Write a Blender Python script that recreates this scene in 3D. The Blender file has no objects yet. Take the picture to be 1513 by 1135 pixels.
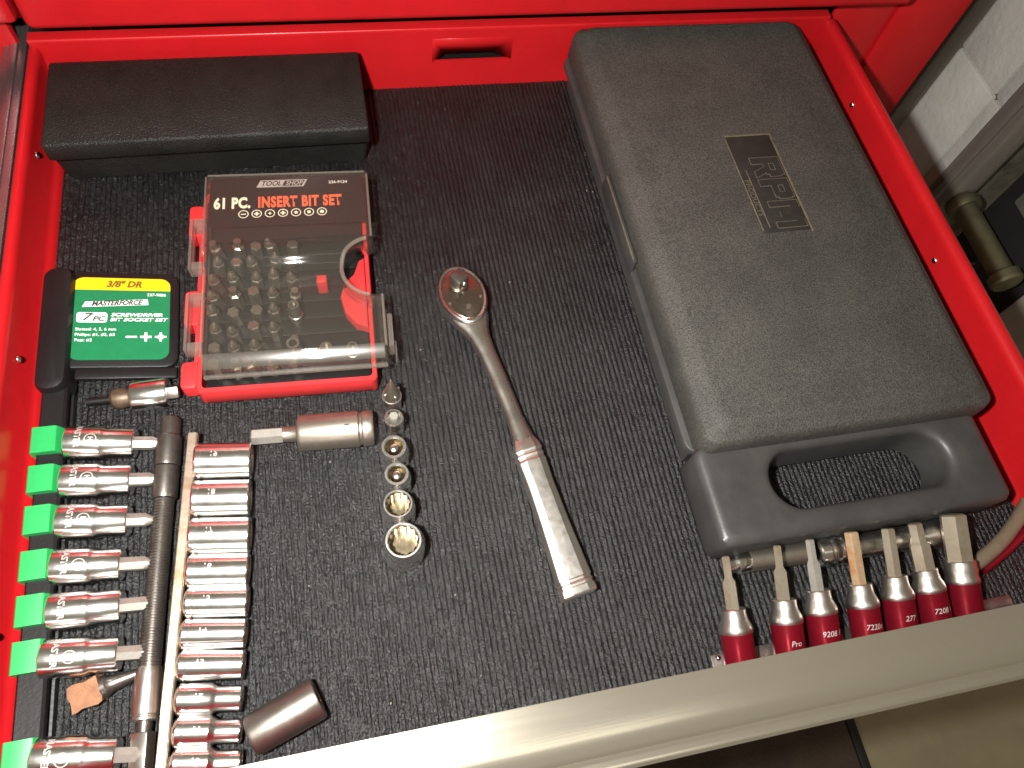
import bpy, bmesh, math, random
import numpy as np
from mathutils import Matrix, Vector, noise as mnoise
random.seed(7)
S = 0.01                                   # all numbers below are centimetres
R = math.radians
SC = bpy.context.scene
COL = SC.collection

# ------------------------------------------------------------------ camera
CAMROT = Matrix(((0.9749042, 0.12018193, -0.18739824),
                 (-0.1905418, 0.88577756, -0.42319255),
                 (0.11513306, 0.4482794, 0.88644795)))
CAMZ, FPX, PCX, PCY = 40.0, 1093.84, 756.5, 567.5
cam_data = bpy.data.cameras.new('camera')
cam_data.sensor_width = 36.0
cam_data.lens = 26.027
cam_data.clip_start = 0.01
cam_data.clip_end = 50
cam = bpy.data.objects.new('camera', cam_data)
COL.objects.link(cam)
m4 = CAMROT.to_4x4()
m4.translation = Vector((0, 0, CAMZ * S))
cam.matrix_world = m4
SC.camera = cam

# ------------------------------------------------------------------ world, flash, exposure
world = bpy.data.worlds.new('World')
SC.world = world
world.use_nodes = True
wb = world.node_tree.nodes['Background']
wb.inputs[0].default_value = (0.30, 0.26, 0.185, 1)
wb.inputs[1].default_value = 0.55
fl = bpy.data.lights.new('camera_flash', 'AREA')
fl.shape = 'DISK'
fl.size = 0.022
fl.energy = 6.7
fl.color = (1.0, 0.975, 0.94)
flash = bpy.data.objects.new('camera_flash', fl)
COL.objects.link(flash)
fm = CAMROT.to_4x4()
fm.translation = Vector((-7.0 * S, 1.8 * S, 42.0 * S))
flash.matrix_world = fm
# added fill lamp far behind the camera, for pale strips on the chrome
dl = bpy.data.lights.new('rear_fill_light', 'AREA')
dl.shape = 'RECTANGLE'
dl.size, dl.size_y = 1.5, 1.3
dl.energy = 15.0
dl.color = (1.0, 0.97, 0.90)
rear_fill = bpy.data.objects.new('rear_fill_light', dl)
COL.objects.link(rear_fill)
rear_fill.location = (-1.1, -2.8, 1.0)
rear_fill.rotation_euler = (R(84), 0, R(-20))
cl = bpy.data.lights.new('overhead_fill_light', 'AREA')     # added dim overhead fill lamp, put in to brighten the chrome
cl.shape = 'RECTANGLE'
cl.size, cl.size_y = 1.3, 0.35
cl.energy = 2.0
cl.color = (1.0, 0.95, 0.85)
overhead_fill = bpy.data.objects.new('overhead_fill_light', cl)
COL.objects.link(overhead_fill)
overhead_fill.location = (0.1, -0.55, 1.9)
overhead_fill.rotation_euler = (R(-22), 0, 0)
SC.view_settings.view_transform = 'Standard'
SC.view_settings.look = 'None'
SC.view_settings.exposure = 0.0
SC.view_settings.gamma = 1.0
SC.cycles.max_bounces = 10
SC.cycles.transparent_max_bounces = 16
SC.cycles.caustics_reflective = False
SC.cycles.caustics_refractive = False


def at(px, py, z=0.0):
    """place of a point of the photograph on the level z (cm)"""
    d = CAMROT @ Vector((px - PCX, -(py - PCY), -FPX))
    t = (z - CAMZ) / d.z
    return Vector((0, 0, CAMZ)) + d * t


# ------------------------------------------------------------------ materials
def mat(name, base, rough=0.5, metal=0.0, spec=0.5, bump=0.0, bscale=400.0, bdist=0.0003,
        var=0.0, vscale=60.0, col2=None, rvar=0.0, coat=0.0, stretch=None, detail=4.0, speck=0.0, sscale=1500.0):
    m = bpy.data.materials.new(name)
    m.use_nodes = True
    nt = m.node_tree
    p = nt.nodes['Principled BSDF']
    p.inputs['Base Color'].default_value = (*base, 1)
    p.inputs['Roughness'].default_value = rough
    p.inputs['Metallic'].default_value = metal
    p.inputs['Specular IOR Level'].default_value = spec
    p.inputs['Coat Weight'].default_value = coat
    p.inputs['Coat Roughness'].default_value = 0.12
    tc = nt.nodes.new('ShaderNodeTexCoord')
    src = tc.outputs['Object']
    if stretch:
        mp = nt.nodes.new('ShaderNodeMapping')
        mp.inputs['Scale'].default_value = stretch
        nt.links.new(src, mp.inputs[0])
        src = mp.outputs[0]
    if var > 0 or rvar > 0 or col2:
        n = nt.nodes.new('ShaderNodeTexNoise')
        n.inputs['Scale'].default_value = vscale
        n.inputs['Detail'].default_value = detail
        n.inputs['Roughness'].default_value = 0.65
        nt.links.new(src, n.inputs['Vector'])
        r = nt.nodes.new('ShaderNodeMapRange')
        r.inputs['From Min'].default_value = 0.35
        r.inputs['From Max'].default_value = 0.68
        nt.links.new(n.outputs['Fac'], r.inputs['Value'])
        if var > 0 or col2:
            mx = nt.nodes.new('ShaderNodeMix')
            mx.data_type = 'RGBA'
            c2 = col2 if col2 else tuple(min(1, c * (1 - var)) for c in base)
            mx.inputs['A'].default_value = (*base, 1)
            mx.inputs['B'].default_value = (*c2, 1)
            nt.links.new(r.outputs[0], mx.inputs['Factor'])
            nt.links.new(mx.outputs['Result'], p.inputs['Base Color'])
        if rvar > 0:
            rr = nt.nodes.new('ShaderNodeMapRange')
            rr.inputs['To Min'].default_value = max(0.02, rough - rvar)
            rr.inputs['To Max'].default_value = min(1, rough + rvar)
            nt.links.new(n.outputs['Fac'], rr.inputs['Value'])
            nt.links.new(rr.outputs[0], p.inputs['Roughness'])
    if speck > 0:
        ns = nt.nodes.new('ShaderNodeTexNoise')
        ns.inputs['Scale'].default_value = sscale
        ns.inputs['Detail'].default_value = 2
        nt.links.new(src, ns.inputs['Vector'])
        rs = nt.nodes.new('ShaderNodeMapRange')
        rs.inputs['From Min'].default_value = 0.3
        rs.inputs['From Max'].default_value = 0.7
        rs.inputs['To Min'].default_value = 1 - speck
        rs.inputs['To Max'].default_value = 1 + speck
        nt.links.new(ns.outputs['Fac'], rs.inputs['Value'])
        ml = nt.nodes.new('ShaderNodeVectorMath'); ml.operation = 'SCALE'
        lk = p.inputs['Base Color'].links
        if lk:
            nt.links.new(lk[0].from_socket, ml.inputs[0])
        else:
            ml.inputs[0].default_value = base
        nt.links.new(rs.outputs[0], ml.inputs['Scale'])
        nt.links.new(ml.outputs[0], p.inputs['Base Color'])
    if bump > 0:
        n2 = nt.nodes.new('ShaderNodeTexNoise')
        n2.inputs['Scale'].default_value = bscale
        n2.inputs['Detail'].default_value = 2.5
        nt.links.new(src, n2.inputs['Vector'])
        b = nt.nodes.new('ShaderNodeBump')
        b.inputs['Strength'].default_value = bump
        b.inputs['Distance'].default_value = bdist
        nt.links.new(n2.outputs['Fac'], b.inputs['Height'])
        nt.links.new(b.outputs[0], p.inputs['Normal'])
    return m


def clear_plastic(name, tint=(0.90, 0.90, 0.88), rough=0.06, haze=0.05):
    m = bpy.data.materials.new(name)
    m.use_nodes = True
    nt = m.node_tree
    nt.nodes.clear()
    out = nt.nodes.new('ShaderNodeOutputMaterial')
    tr = nt.nodes.new('ShaderNodeBsdfTransparent')
    tr.inputs[0].default_value = (*tint, 1)
    gl = nt.nodes.new('ShaderNodeBsdfGlossy')
    gl.inputs['Roughness'].default_value = rough
    gl.inputs['Color'].default_value = (1, 1, 1, 1)
    df = nt.nodes.new('ShaderNodeBsdfDiffuse')
    df.inputs[0].default_value = (0.45, 0.40, 0.33, 1)
    lw_ = nt.nodes.new('ShaderNodeLayerWeight')
    lw_.inputs['Blend'].default_value = 0.5
    pw = nt.nodes.new('ShaderNodeMath'); pw.operation = 'POWER'; pw.inputs[1].default_value = 5
    nt.links.new(lw_.outputs['Facing'], pw.inputs[0])
    fr = nt.nodes.new('ShaderNodeMath'); fr.operation = 'MULTIPLY_ADD'
    fr.inputs[1].default_value = 0.96; fr.inputs[2].default_value = 0.016
    nt.links.new(pw.outputs[0], fr.inputs[0])
    mh = nt.nodes.new('ShaderNodeMixShader')
    mh.inputs[0].default_value = haze
    mx = nt.nodes.new('ShaderNodeMixShader')
    nt.links.new(tr.outputs[0], mh.inputs[1])
    nt.links.new(df.outputs[0], mh.inputs[2])
    nt.links.new(fr.outputs[0], mx.inputs[0])
    nt.links.new(mh.outputs[0], mx.inputs[1])
    nt.links.new(gl.outputs[0], mx.inputs[2])
    nt.links.new(mx.outputs[0], out.inputs[0])
    return m


M = {}
M['red'] = mat('red_enamel', (0.45, 0.009, 0.012), 0.34, spec=0.32, bump=0.12, bscale=260, bdist=0.0006, var=0.12, vscale=30, coat=0.08)
M['redplastic'] = mat('red_plastic', (0.58, 0.032, 0.034), 0.4, spec=0.35, bump=0.15, bscale=900, bdist=0.0002, var=0.15, vscale=90)
M['liner'] = mat('black_rubber_liner', (0.0045, 0.0044, 0.0043), 0.40, spec=0.46, bump=0.8, bscale=1000, bdist=0.0013,
                 col2=(0.0105, 0.0102, 0.0100), vscale=22, rvar=0.1, detail=8, speck=0.95, sscale=620)
M['vinyl'] = mat('black_pebbled_vinyl', (0.017, 0.0165, 0.0145), 0.36, spec=0.2, bump=1.0, bscale=1000, bdist=0.0008, var=0.35, vscale=40, rvar=0.1, speck=0.4)
M['caseplastic'] = mat('worn_dark_grey_plastic', (0.038, 0.0365, 0.0315), 0.66, bump=0.9, bscale=1300, bdist=0.0007,
                       col2=(0.055, 0.052, 0.044), vscale=24, rvar=0.1, detail=9, speck=0.55, sscale=1100)
M['casesmooth'] = mat('dark_grey_smooth_plastic', (0.034, 0.033, 0.032), 0.42, bump=0.2, bscale=700, bdist=0.0003,
                      col2=(0.05, 0.048, 0.044), vscale=35, rvar=0.12, detail=6)
M['caselogo'] = mat('dark_logo_recess', (0.023, 0.020, 0.017), 0.7, spec=0.3, bump=0.4, bscale=900, bdist=0.0004, var=0.3, vscale=120)
M['wornline'] = mat('worn_pale_edge', (0.13, 0.11, 0.065), 0.7, var=0.4, vscale=200)
M['wornline2'] = mat('worn_grey_edge', (0.10, 0.09, 0.066), 0.7, var=0.4, vscale=200)
M['black'] = mat('black_plastic', (0.009, 0.0085, 0.0085), 0.42, spec=0.35, bump=0.3, bscale=600, bdist=0.0003, var=0.3, vscale=50, rvar=0.1)
M['green'] = mat('green_plastic_clip', (0.016, 0.32, 0.078), 0.42, bump=0.1, bscale=500, bdist=0.0002, var=0.1, vscale=80)
M['chrome'] = mat('polished_chrome', (0.90, 0.885, 0.86), 0.20, 1.0, rvar=0.07, vscale=120, bump=0.05, bscale=300, bdist=0.0003)
M['satin'] = mat('satin_chrome', (0.66, 0.62, 0.57), 0.34, 1.0, rvar=0.1, vscale=200, bump=0.1, bscale=900, bdist=0.0001)
M['ratchet'] = mat('worn_chrome', (0.78, 0.75, 0.70), 0.28, 1.0, rvar=0.12, vscale=90, bump=0.08, bscale=350, bdist=0.0003, col2=(0.68, 0.64, 0.58))
M['plate'] = mat('smudged_steel_plate', (0.40, 0.34, 0.29), 0.26, 1.0, rvar=0.12, vscale=150, col2=(0.30, 0.24, 0.2))
M['bitsteel'] = mat('sandblasted_steel_bit', (0.46, 0.43, 0.38), 0.48, 0.75, rvar=0.1, vscale=200, var=0.25)
M['hexsteel'] = mat('tan_tool_steel', (0.50, 0.445, 0.345), 0.40, 0.8, rvar=0.1, vscale=160, col2=(0.38, 0.31, 0.22))
M['rusty'] = mat('rusted_tool_steel', (0.42, 0.33, 0.21), 0.55, 0.5, rvar=0.1, vscale=130, col2=(0.36, 0.13, 0.03))
M['rust'] = mat('rusty_block', (0.30, 0.15, 0.075), 0.85, 0.0, bump=0.8, bscale=500, bdist=0.001, col2=(0.22, 0.10, 0.055), vscale=220)
M['darksteel'] = mat('dark_tool_steel', (0.22, 0.20, 0.178), 0.36, 0.9, rvar=0.12, vscale=150, col2=(0.13, 0.115, 0.10), bump=0.15, bscale=500, bdist=0.0003)
M['gunmetal'] = mat('gunmetal_impact_steel', (0.29, 0.265, 0.23), 0.36, 0.95, rvar=0.08, vscale=200, bump=0.12, bscale=900, bdist=0.0002)
M['greysteel'] = mat('grey_phosphate_steel', (0.46, 0.41, 0.34), 0.40, 0.95, rvar=0.08, vscale=200, var=0.2, bump=0.12, bscale=900, bdist=0.0002)
M['railsteel'] = mat('scuffed_rail_steel', (0.62, 0.52, 0.42), 0.42, 0.8, rvar=0.15, vscale=110, col2=(0.34, 0.22, 0.13), bump=0.3, bscale=300, bdist=0.0005)
M['bitdark'] = mat('worn_bit_steel', (0.33, 0.30, 0.255), 0.36, 0.85, rvar=0.1, vscale=200, var=0.4)
M['ball'] = mat('brown_stained_steel', (0.14, 0.095, 0.06), 0.5, 0.5, var=0.5, vscale=150)
M['satinbright'] = mat('bright_satin_chrome', (0.84, 0.82, 0.78), 0.27, 1.0, rvar=0.07, vscale=200)
M['grip'] = mat('satin_grip_steel', (0.74, 0.71, 0.65), 0.36, 1.0, rvar=0.1, vscale=260, bump=0.2, bscale=1300, bdist=0.0001)
M['trim'] = mat('brushed_aluminium_trim', (0.72, 0.67, 0.55), 0.22, 0.9, rvar=0.06, vscale=60, stretch=(0.05, 1, 1), bump=0.10, bscale=900, bdist=0.0002)
M['trimworn'] = mat('scuffed_aluminium', (0.72, 0.69, 0.62), 0.45, 0.7)
M['slide'] = mat('zinc_slide_steel', (0.40, 0.34, 0.34), 0.28, 0.9, rvar=0.08, vscale=60, var=0.2)
M['hole'] = mat('hole_darkness', (0.008, 0.007, 0.007), 0.8, spec=0.1)  # near-black colour that gives the slot and a socket bore their darkness
M['bore'] = mat('oily_bore', (0.46, 0.38, 0.25), 0.25, 0.9, var=0.5, vscale=200)
M['sleeve'] = mat('red_anodised_sleeve', (0.24, 0.009, 0.02), 0.24, 0.6, var=0.15, vscale=150, rvar=0.05)
M['lgreen'] = mat('label_green', (0.008, 0.165, 0.062), 0.38, var=0.15, vscale=200)
M['lyellow'] = mat('label_yellow', (0.80, 0.50, 0.008), 0.38, var=0.06, vscale=200)
M['lblack'] = mat('label_black', (0.008, 0.006, 0.007), 0.7, spec=0.05)
M['lwhite'] = mat('print_white', (0.78, 0.78, 0.74), 0.45)
M['lgrey'] = mat('print_grey', (0.42, 0.40, 0.37), 0.45)
M['lcream'] = mat('print_cream', (0.80, 0.78, 0.60), 0.45)
M['lorange'] = mat('print_orange_red', (0.80, 0.13, 0.05), 0.45)
M['lbrown'] = mat('print_dark_brown', (0.16, 0.085, 0.012), 0.45)
M['ldark'] = mat('print_dark', (0.03, 0.04, 0.035), 0.45)
M['etch'] = mat('etched_lettering', (0.56, 0.53, 0.49), 0.5, 0.5)
M['clear'] = clear_plastic('clear_plastic', (0.91, 0.90, 0.88), 0.06, 0.028)
M['clear2'] = clear_plastic('clear_plastic_thick', (0.82, 0.80, 0.78), 0.30, 0.16)
M['clear3'] = clear_plastic('clear_plastic_bevel', (0.88, 0.87, 0.85), 0.16, 0.05)
M['concrete'] = mat('tan_concrete_floor', (0.36, 0.295, 0.18), 0.7, var=0.25, vscale=6, bump=0.3, bscale=60, bdist=0.002)
M['floormat'] = mat('brown_floor_mat', (0.075, 0.05, 0.033), 0.9, var=0.4, vscale=12, bump=0.5, bscale=200, bdist=0.002)
M['matborder'] = mat('black_mat_border', (0.012, 0.011, 0.01), 0.7)
M['whiteblock'] = mat('white_painted_block', (0.75, 0.75, 0.69), 0.6, col2=(0.60, 0.60, 0.54), vscale=14, bump=0.4, bscale=120, bdist=0.002, detail=8)
M['mortar'] = mat('dirty_mortar', (0.2, 0.18, 0.13), 0.85, var=0.5, vscale=40, bump=0.5, bscale=150, bdist=0.002)
M['greywood'] = mat('weathered_wood', (0.21, 0.185, 0.155), 0.8, col2=(0.13, 0.115, 0.095), vscale=30, stretch=(1, 1, 0.08), bump=0.4, bscale=90, bdist=0.002, detail=8)
M['darkboard'] = mat('dark_board', (0.024, 0.023, 0.022), 0.7, var=0.4, vscale=14)
M['greyboard'] = mat('grey_green_board', (0.15, 0.155, 0.13), 0.75, var=0.35, vscale=16)
M['brass'] = mat('aged_brass_pipe', (0.22, 0.20, 0.115), 0.5, 0.55, var=0.4, vscale=40, rvar=0.1)
M['paleboard'] = mat('pale_panel', (0.42, 0.39, 0.32), 0.7, var=0.2, vscale=20)
M['beigecoat'] = mat('beige_strip', (0.17, 0.135, 0.09), 0.45, var=0.25, vscale=60)
M['crumb'] = mat('pale_crumbs', (0.26, 0.23, 0.17), 0.8)


# ------------------------------------------------------------------ geometry helpers
def axis_m(p, d, up=(0, 0, 1)):
    """matrix that stands local Z along d at p; local X looks as far up as it can"""
    z = Vector(d).normalized()
    u = Vector(up)
    if abs(z.dot(u)) > 0.98:
        u = Vector((0, 1, 0))
    y = z.cross(u).normalized()
    x = y.cross(z).normalized()
    m = Matrix((x, y, z)).transposed().to_4x4()
    m.translation = Vector(p)
    return m


class B:
    def __init__(self):
        self.bm = bmesh.new()

    def merge(self, tmp, mtx=None):
        if mtx is not None:
            bmesh.ops.transform(tmp, matrix=mtx, verts=tmp.verts)
        me = bpy.data.meshes.new('tmp')
        tmp.to_mesh(me)
        tmp.free()
        self.bm.from_mesh(me)
        bpy.data.meshes.remove(me)
        return self

    def box(self, x0, x1, y0, y1, z0, z1, bev=0.0, seg=2, mtx=None, taper=0.0):
        t = bmesh.new()
        bmesh.ops.create_cube(t, size=1)
        for v in t.verts:
            top = v.co.z > 0
            k = taper if top else 0
            v.co = Vector((x0 + k if v.co.x < 0 else x1 - k, y0 + k if v.co.y < 0 else y1 - k, z1 if top else z0))
        if bev > 0:
            bmesh.ops.bevel(t, geom=list(t.edges), offset=bev, segments=seg, profile=0.5, affect='EDGES')
        return self.merge(t, mtx)

    def prism(self, pts, z0, z1, bev=0.0, seg=2, mtx=None, bottom=False):
        t = bmesh.new()
        lo = [t.verts.new((p[0], p[1], z0)) for p in pts]
        hi = [t.verts.new((p[0], p[1], z1)) for p in pts]
        n = len(pts)
        t.faces.new(list(reversed(lo)))
        top = t.faces.new(hi)
        for i in range(n):
            t.faces.new((lo[i], lo[(i + 1) % n], hi[(i + 1) % n], hi[i]))
        bmesh.ops.recalc_face_normals(t, faces=t.faces)
        if bev > 0:
            bmesh.ops.bevel(t, geom=list(top.edges), offset=bev, segments=seg, profile=0.5, affect='EDGES')
        return self.merge(t, mtx)

    def lathe(self, prof, n=40, mtx=None):
        """prof: (r, z) or (r, z, 'h') for a hexagonal ring of that across-corner radius"""
        t = bmesh.new()
        rings = []
        for e in prof:
            ring = []
            for i in range(n):
                a = 2 * math.pi * i / n
                r = e[0]
                if len(e) > 2:
                    k = e[2]
                    step = math.pi / 3 if k == 'h' else math.pi / 2
                    b = (a % step) - step / 2
                    r = r * math.cos(step / 2) / math.cos(b)
                ring.append(t.verts.new((r * math.cos(a), r * math.sin(a), e[1])))
            rings.append(ring)
        for k in range(len(rings) - 1):
            for i in range(n):
                j = (i + 1) % n
                t.faces.new((rings[k][i], rings[k][j], rings[k + 1][j], rings[k + 1][i]))
        bmesh.ops.remove_doubles(t, verts=t.verts, dist=1e-5)
        bmesh.ops.recalc_face_normals(t, faces=t.faces)
        return self.merge(t, mtx)

    def loft(self, loops, cap0=True, cap1=True, mtx=None, closed=False):
        t = bmesh.new()
        L = [[t.verts.new(p) for p in lp] for lp in loops]
        n = len(loops[0])
        rng = len(L) if closed else len(L) - 1
        for k in range(rng):
            a, b = L[k], L[(k + 1) % len(L)]
            for i in range(n):
                j = (i + 1) % n
                t.faces.new((a[i], a[j], b[j], b[i]))
        if not closed:
            if cap0:
                t.faces.new(list(reversed(L[0])))
            if cap1:
                t.faces.new(L[-1])
        bmesh.ops.recalc_face_normals(t, faces=t.faces)
        return self.merge(t, mtx)

    def extrude_profile(self, prof, a0, a1, axis='y'):
        """closed 2-D profile swept along an axis: axis 'y' -> (x, z) pairs, axis 'x' -> (y, z) pairs"""
        if axis == 'y':
            l0 = [(p[0], a0, p[1]) for p in prof]
            l1 = [(p[0], a1, p[1]) for p in prof]
        else:
            l0 = [(a0, p[0], p[1]) for p in prof]
            l1 = [(a1, p[0], p[1]) for p in prof]
        return self.loft([l0, l1])

    def tube(self, path, r, n=16, flat=1.0):
        loops = []
        for i, p in enumerate(path):
            d = Vector(path[min(i + 1, len(path) - 1)]) - Vector(path[max(i - 1, 0)])
            mm = axis_m(p, d)
            loops.append([mm @ Vector((r * flat * math.cos(2 * math.pi * k / n), r * math.sin(2 * math.pi * k / n), 0)) for k in range(n)])
        return self.loft(loops)

    def build(self, name, material, parent=None, ang=32, kind=None, label=None):
        me = bpy.data.meshes.new(name)
        bmesh.ops.scale(self.bm, vec=(S, S, S), verts=self.bm.verts)
        self.bm.to_mesh(me)
        self.bm.free()
        return link(name, me, material, parent, ang, kind, label)


def link(name, me, material, parent=None, ang=32, kind=None, label=None):
    if material is not None and not me.materials:
        me.materials.append(material)
    if ang:
        me.polygons.foreach_set('use_smooth', [True] * len(me.polygons))
        me.set_sharp_from_angle(angle=R(ang))
    o = bpy.data.objects.new(name, me)
    COL.objects.link(o)
    if parent is not None:
        o.parent = parent
    if kind:
        o['kind'] = kind
    if label:
        o['label'] = label
    return o


def thing(name, label, cat, loc=(0, 0, 0), rot=(0, 0, 0), group=None, mtx=None):
    o = bpy.data.objects.new(name, None)
    o.empty_display_size = 0.01
    COL.objects.link(o)
    if mtx is not None:
        mm = mtx.copy()
        mm.translation = mm.translation * S
        o.matrix_world = mm
    else:
        o.location = Vector(loc) * S
        o.rotation_euler = rot
    o['label'] = label
    o['category'] = cat
    if group:
        o['group'] = group
    return o


def tag(o, label, cat, group=None):
    o['label'] = label
    o['category'] = cat
    if group:
        o['group'] = group
    return o


def text_mesh(s, size, xs=1.0, shear=0.0, bold=0.0, align='CENTER', spacing=1.0):
    cu = bpy.data.curves.new('txt', 'FONT')
    cu.body = s
    cu.size = size
    cu.shear = shear
    cu.offset = bold
    cu.align_x = align
    cu.align_y = 'CENTER'
    cu.space_character = spacing
    cu.resolution_u = 3
    ob = bpy.data.objects.new('txt', cu)
    COL.objects.link(ob)
    dg = bpy.context.evaluated_depsgraph_get()
    me = bpy.data.meshes.new_from_object(ob.evaluated_get(dg), depsgraph=dg)
    bpy.data.objects.remove(ob)
    bpy.data.curves.remove(cu)
    for v in me.vertices:
        v.co.x *= xs
    me.materials.clear()
    return me


def text(s, size, material, parent, mtx, xs=1.0, shear=0.0, bold=0.0, align='CENTER', name='lettering', spacing=1.0):
    """flat print; mtx places it (cm)"""
    me = text_mesh(s, size, xs, shear, bold, align, spacing)
    me.transform(mtx)
    me.transform(Matrix.Scale(S, 4))
    return link(name, me, material, parent, ang=0)


def text_wrap(s, size, material, parent, r, z, a0, along=True, name='lettering', xs=1.0, bold=0.01, shear=0):
    """print wrapped on a cylinder of radius r round local Z. along: reads along the axis, else round it"""
    me = text_mesh(s, size, xs, shear, bold)
    bm = bmesh.new()
    bm.from_mesh(me)
    bmesh.ops.triangulate(bm, faces=bm.faces)
    for v in bm.verts:
        if along:
            a, zz = a0 + v.co.y / r, z + v.co.x
        else:
            a, zz = a0 + v.co.x / r, z + v.co.y
        v.co = Vector((r * math.cos(a), r * math.sin(a), zz)) * S
    bm.to_mesh(me)
    bm.free()
    return link(name, me, material, parent, ang=0)


def rrect(x0, x1, y0, y1, r, n=6):
    pts = []
    for cx, cy, a in ((x1 - r, y1 - r, 0), (x0 + r, y1 - r, 90), (x0 + r, y0 + r, 180), (x1 - r, y0 + r, 270)):
        for i in range(n + 1):
            t = R(a + 90 * i / n)
            pts.append((cx + r * math.cos(t), cy + r * math.sin(t)))
    return pts


def T(x, y, z, rz=0):
    return Matrix.Translation((x, y, z)) @ Matrix.Rotation(R(rz), 4, 'Z')


def copy_thing(root):
    r = root.copy()
    COL.objects.link(r)
    for ch in list(root.children):
        c = ch.copy()
        COL.objects.link(c)
        c.parent = r
        for g in ch.children:
            d = g.copy()
            COL.objects.link(d)
            d.parent = c
    return r


# ================================================================== SETTING
fb = B().box(-300, 400, -300, 300, -74, -70)
fb.build('floor', M['concrete'], kind='structure')
fmt = thing('floor_mat', 'dark brown floor mat with black edge lying in front of the chest', 'floor mat', (20, -20, -70))
B().box(-100, 40.2, -70, 40, 0.05, 0.6, 0.2).build('mat_field', M['floormat'], fmt)
B().box(40.25, 41.6, -70, 40, 0.05, 0.75, 0.25).build('border_strip', M['matborder'], fmt)

# garage wall on the right: painted blocks, posts, pipe
WX = 70.0
bw = thing('block_wall', 'white painted block wall beyond the right side of the drawer', 'wall', (WX, 60, -70))
B().box(0.6, 14, -12.2, 70, 0, 150).build('mortar_bed', M['mortar'], bw)
blk = None
k = 0
for zi in range(-2, 4):
    for y0, y1 in ((-12.0, -8.3), (-8.05, 0.9), (0.9 + 3.0, 41.0)):
        z0 = 58.75 + zi * 20.3 - 0.05
        b = B().box(0, 13, y0, y1, z0, z0 + 20.0, 0.25)
        b.build('concrete_block', M['whiteblock'], bw)
for (y0, y1, lab) in ((59.7, 61.9, 'narrow grey wooden post between red chest and white wall'),
                      (45.3, 48.6, 'wide grey wooden post at the near end of white wall')):
    p = thing('wooden_post', lab, 'post', (WX, (y0 + y1) / 2, -70), group='grey posts on the garage wall')
    h = (y1 - y0) / 2
    B().box(-2.4, 0.55, -h, h, 0, 150, 0.3).build('post_shaft', M['greywood'], p)
    B().box(-2.9, -2.38, -h * 0.28, h * 0.28, 2, 149, 0.1).build('batten', M['greywood'], p)
db = B().box(WX + 4, WX + 8, 33.2, 45.1, -70, 60, 0.3).build('dark_board', M['darkboard'])
tag(db, 'dark recessed board behind the brass pipe', 'board')
gb = B().box(WX + 1.5, WX + 3.5, 33.0, 41.8, -17.0, 60, 0.3).build('grey_board', M['greyboard'])
tag(gb, 'grey green board above the brass pipe', 'board')
pb = B().box(WX + 1, WX + 4, 5, 32.4, -70, 60, 0.4).build('pale_panel', M['paleboard'])
tag(pb, 'pale panel at the near end of the garage wall', 'panel')
pp = thing('pipe', 'dull brass pipe with collars running along the garage wall', 'pipe', (WX - 1, 40, -20.3))
ym = axis_m((0, 0, 0), (0, 1, 0))
B().lathe([(0, -5.5), (1.25, -5.5), (1.25, 4.0), (0, 4.0)], 24, ym).build('tube', M['brass'], pp)
B().lathe([(0, 3.6), (1.75, 3.6), (1.85, 3.9), (1.85, 4.5), (1.7, 4.8), (1.2, 5.4), (0, 5.4)], 24, ym).build('collar', M['brass'], pp)
B().lathe([(0, -6.6), (1.5, -6.6), (1.7, -6.3), (1.7, -5.4), (1.5, -5.2), (0, -5.2)], 24, ym).build('collar', M['brass'], pp)
for i, (px, py) in enumerate(((1438, 350), (1430, 388))):
    d = CAMROT @ Vector((px - PCX, -(py - PCY), -FPX))
    t = (WX + 3.2) / d.x
    q = Vector((0, 0, CAMZ)) + d * t
    g = thing('wall_bolt', ('long bright pin on the dark board below the brass pipe', 'small bright bolt head low on the dark board')[i], 'bolt', q)
    xm = axis_m((0, 0, 0), (-1, 0.15, 0.1))
    L = (1.2, 0.3)[i]
    B().lathe([(0, -1.5), (0.28, -1.5), (0.28, 0), (0, 0)], 12, xm).build('shank', M['satin'], g)
    B().box(-0.1, 0.25, -0.3, L, -0.3, 0.3, 0.1).build('head', M['satin'], g)

# ================================================================== TOOL CHEST
ch = thing('tool_chest', 'red steel tool chest behind the open drawer', 'tool chest', (10, 60, -70))
def CB(x0, x1, y0, y1, z0, z1, bev=0.25, name='panel', b=None):
    q = (b or B()).box(x0 - 10, x1 - 10, y0 - 60, y1 - 60, z0 + 70, z1 + 70, bev)
    return q
q = CB(44.9, 51.2, 45.5, 46.3, -68, 26.5); CB(39.4, 44.88, 45.9, 46.3, -68, 26.5, 0.1, b=q)
q.build('corner_post', M['red'], ch)
q = CB(-31, -19.4, 45.5, 46.3, -68, 26.5); CB(-27, -18.0, 43.7, 45.48, 6.7, 26.5, 0.4, b=q)
q.build('corner_post', M['red'], ch)
CB(50.7, 51.2, 46.32, 95, -68, 26.5).build('side_panel', M['red'], ch)
CB(-31, -30.5, 46.32, 95, -68, 26.5).build('side_panel', M['red'], ch)
CB(-30.4, 50.6, 94, 95, -68, 26.5).build('back_panel', M['red'], ch)
CB(-31, 51.2, 45.5, 95, 26.55, 27.6, 0.3).build('top_panel', M['red'], ch)
CB(-19.3, 39.3, 46.4, 47.2, 5.1, 6.2, 0.15).build('cross_rail', M['red'], ch)
CB(-19.3, 39.3, 46.4, 47.2, -68, -1.0, 0.15).build('lower_front', M['red'], ch)

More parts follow.
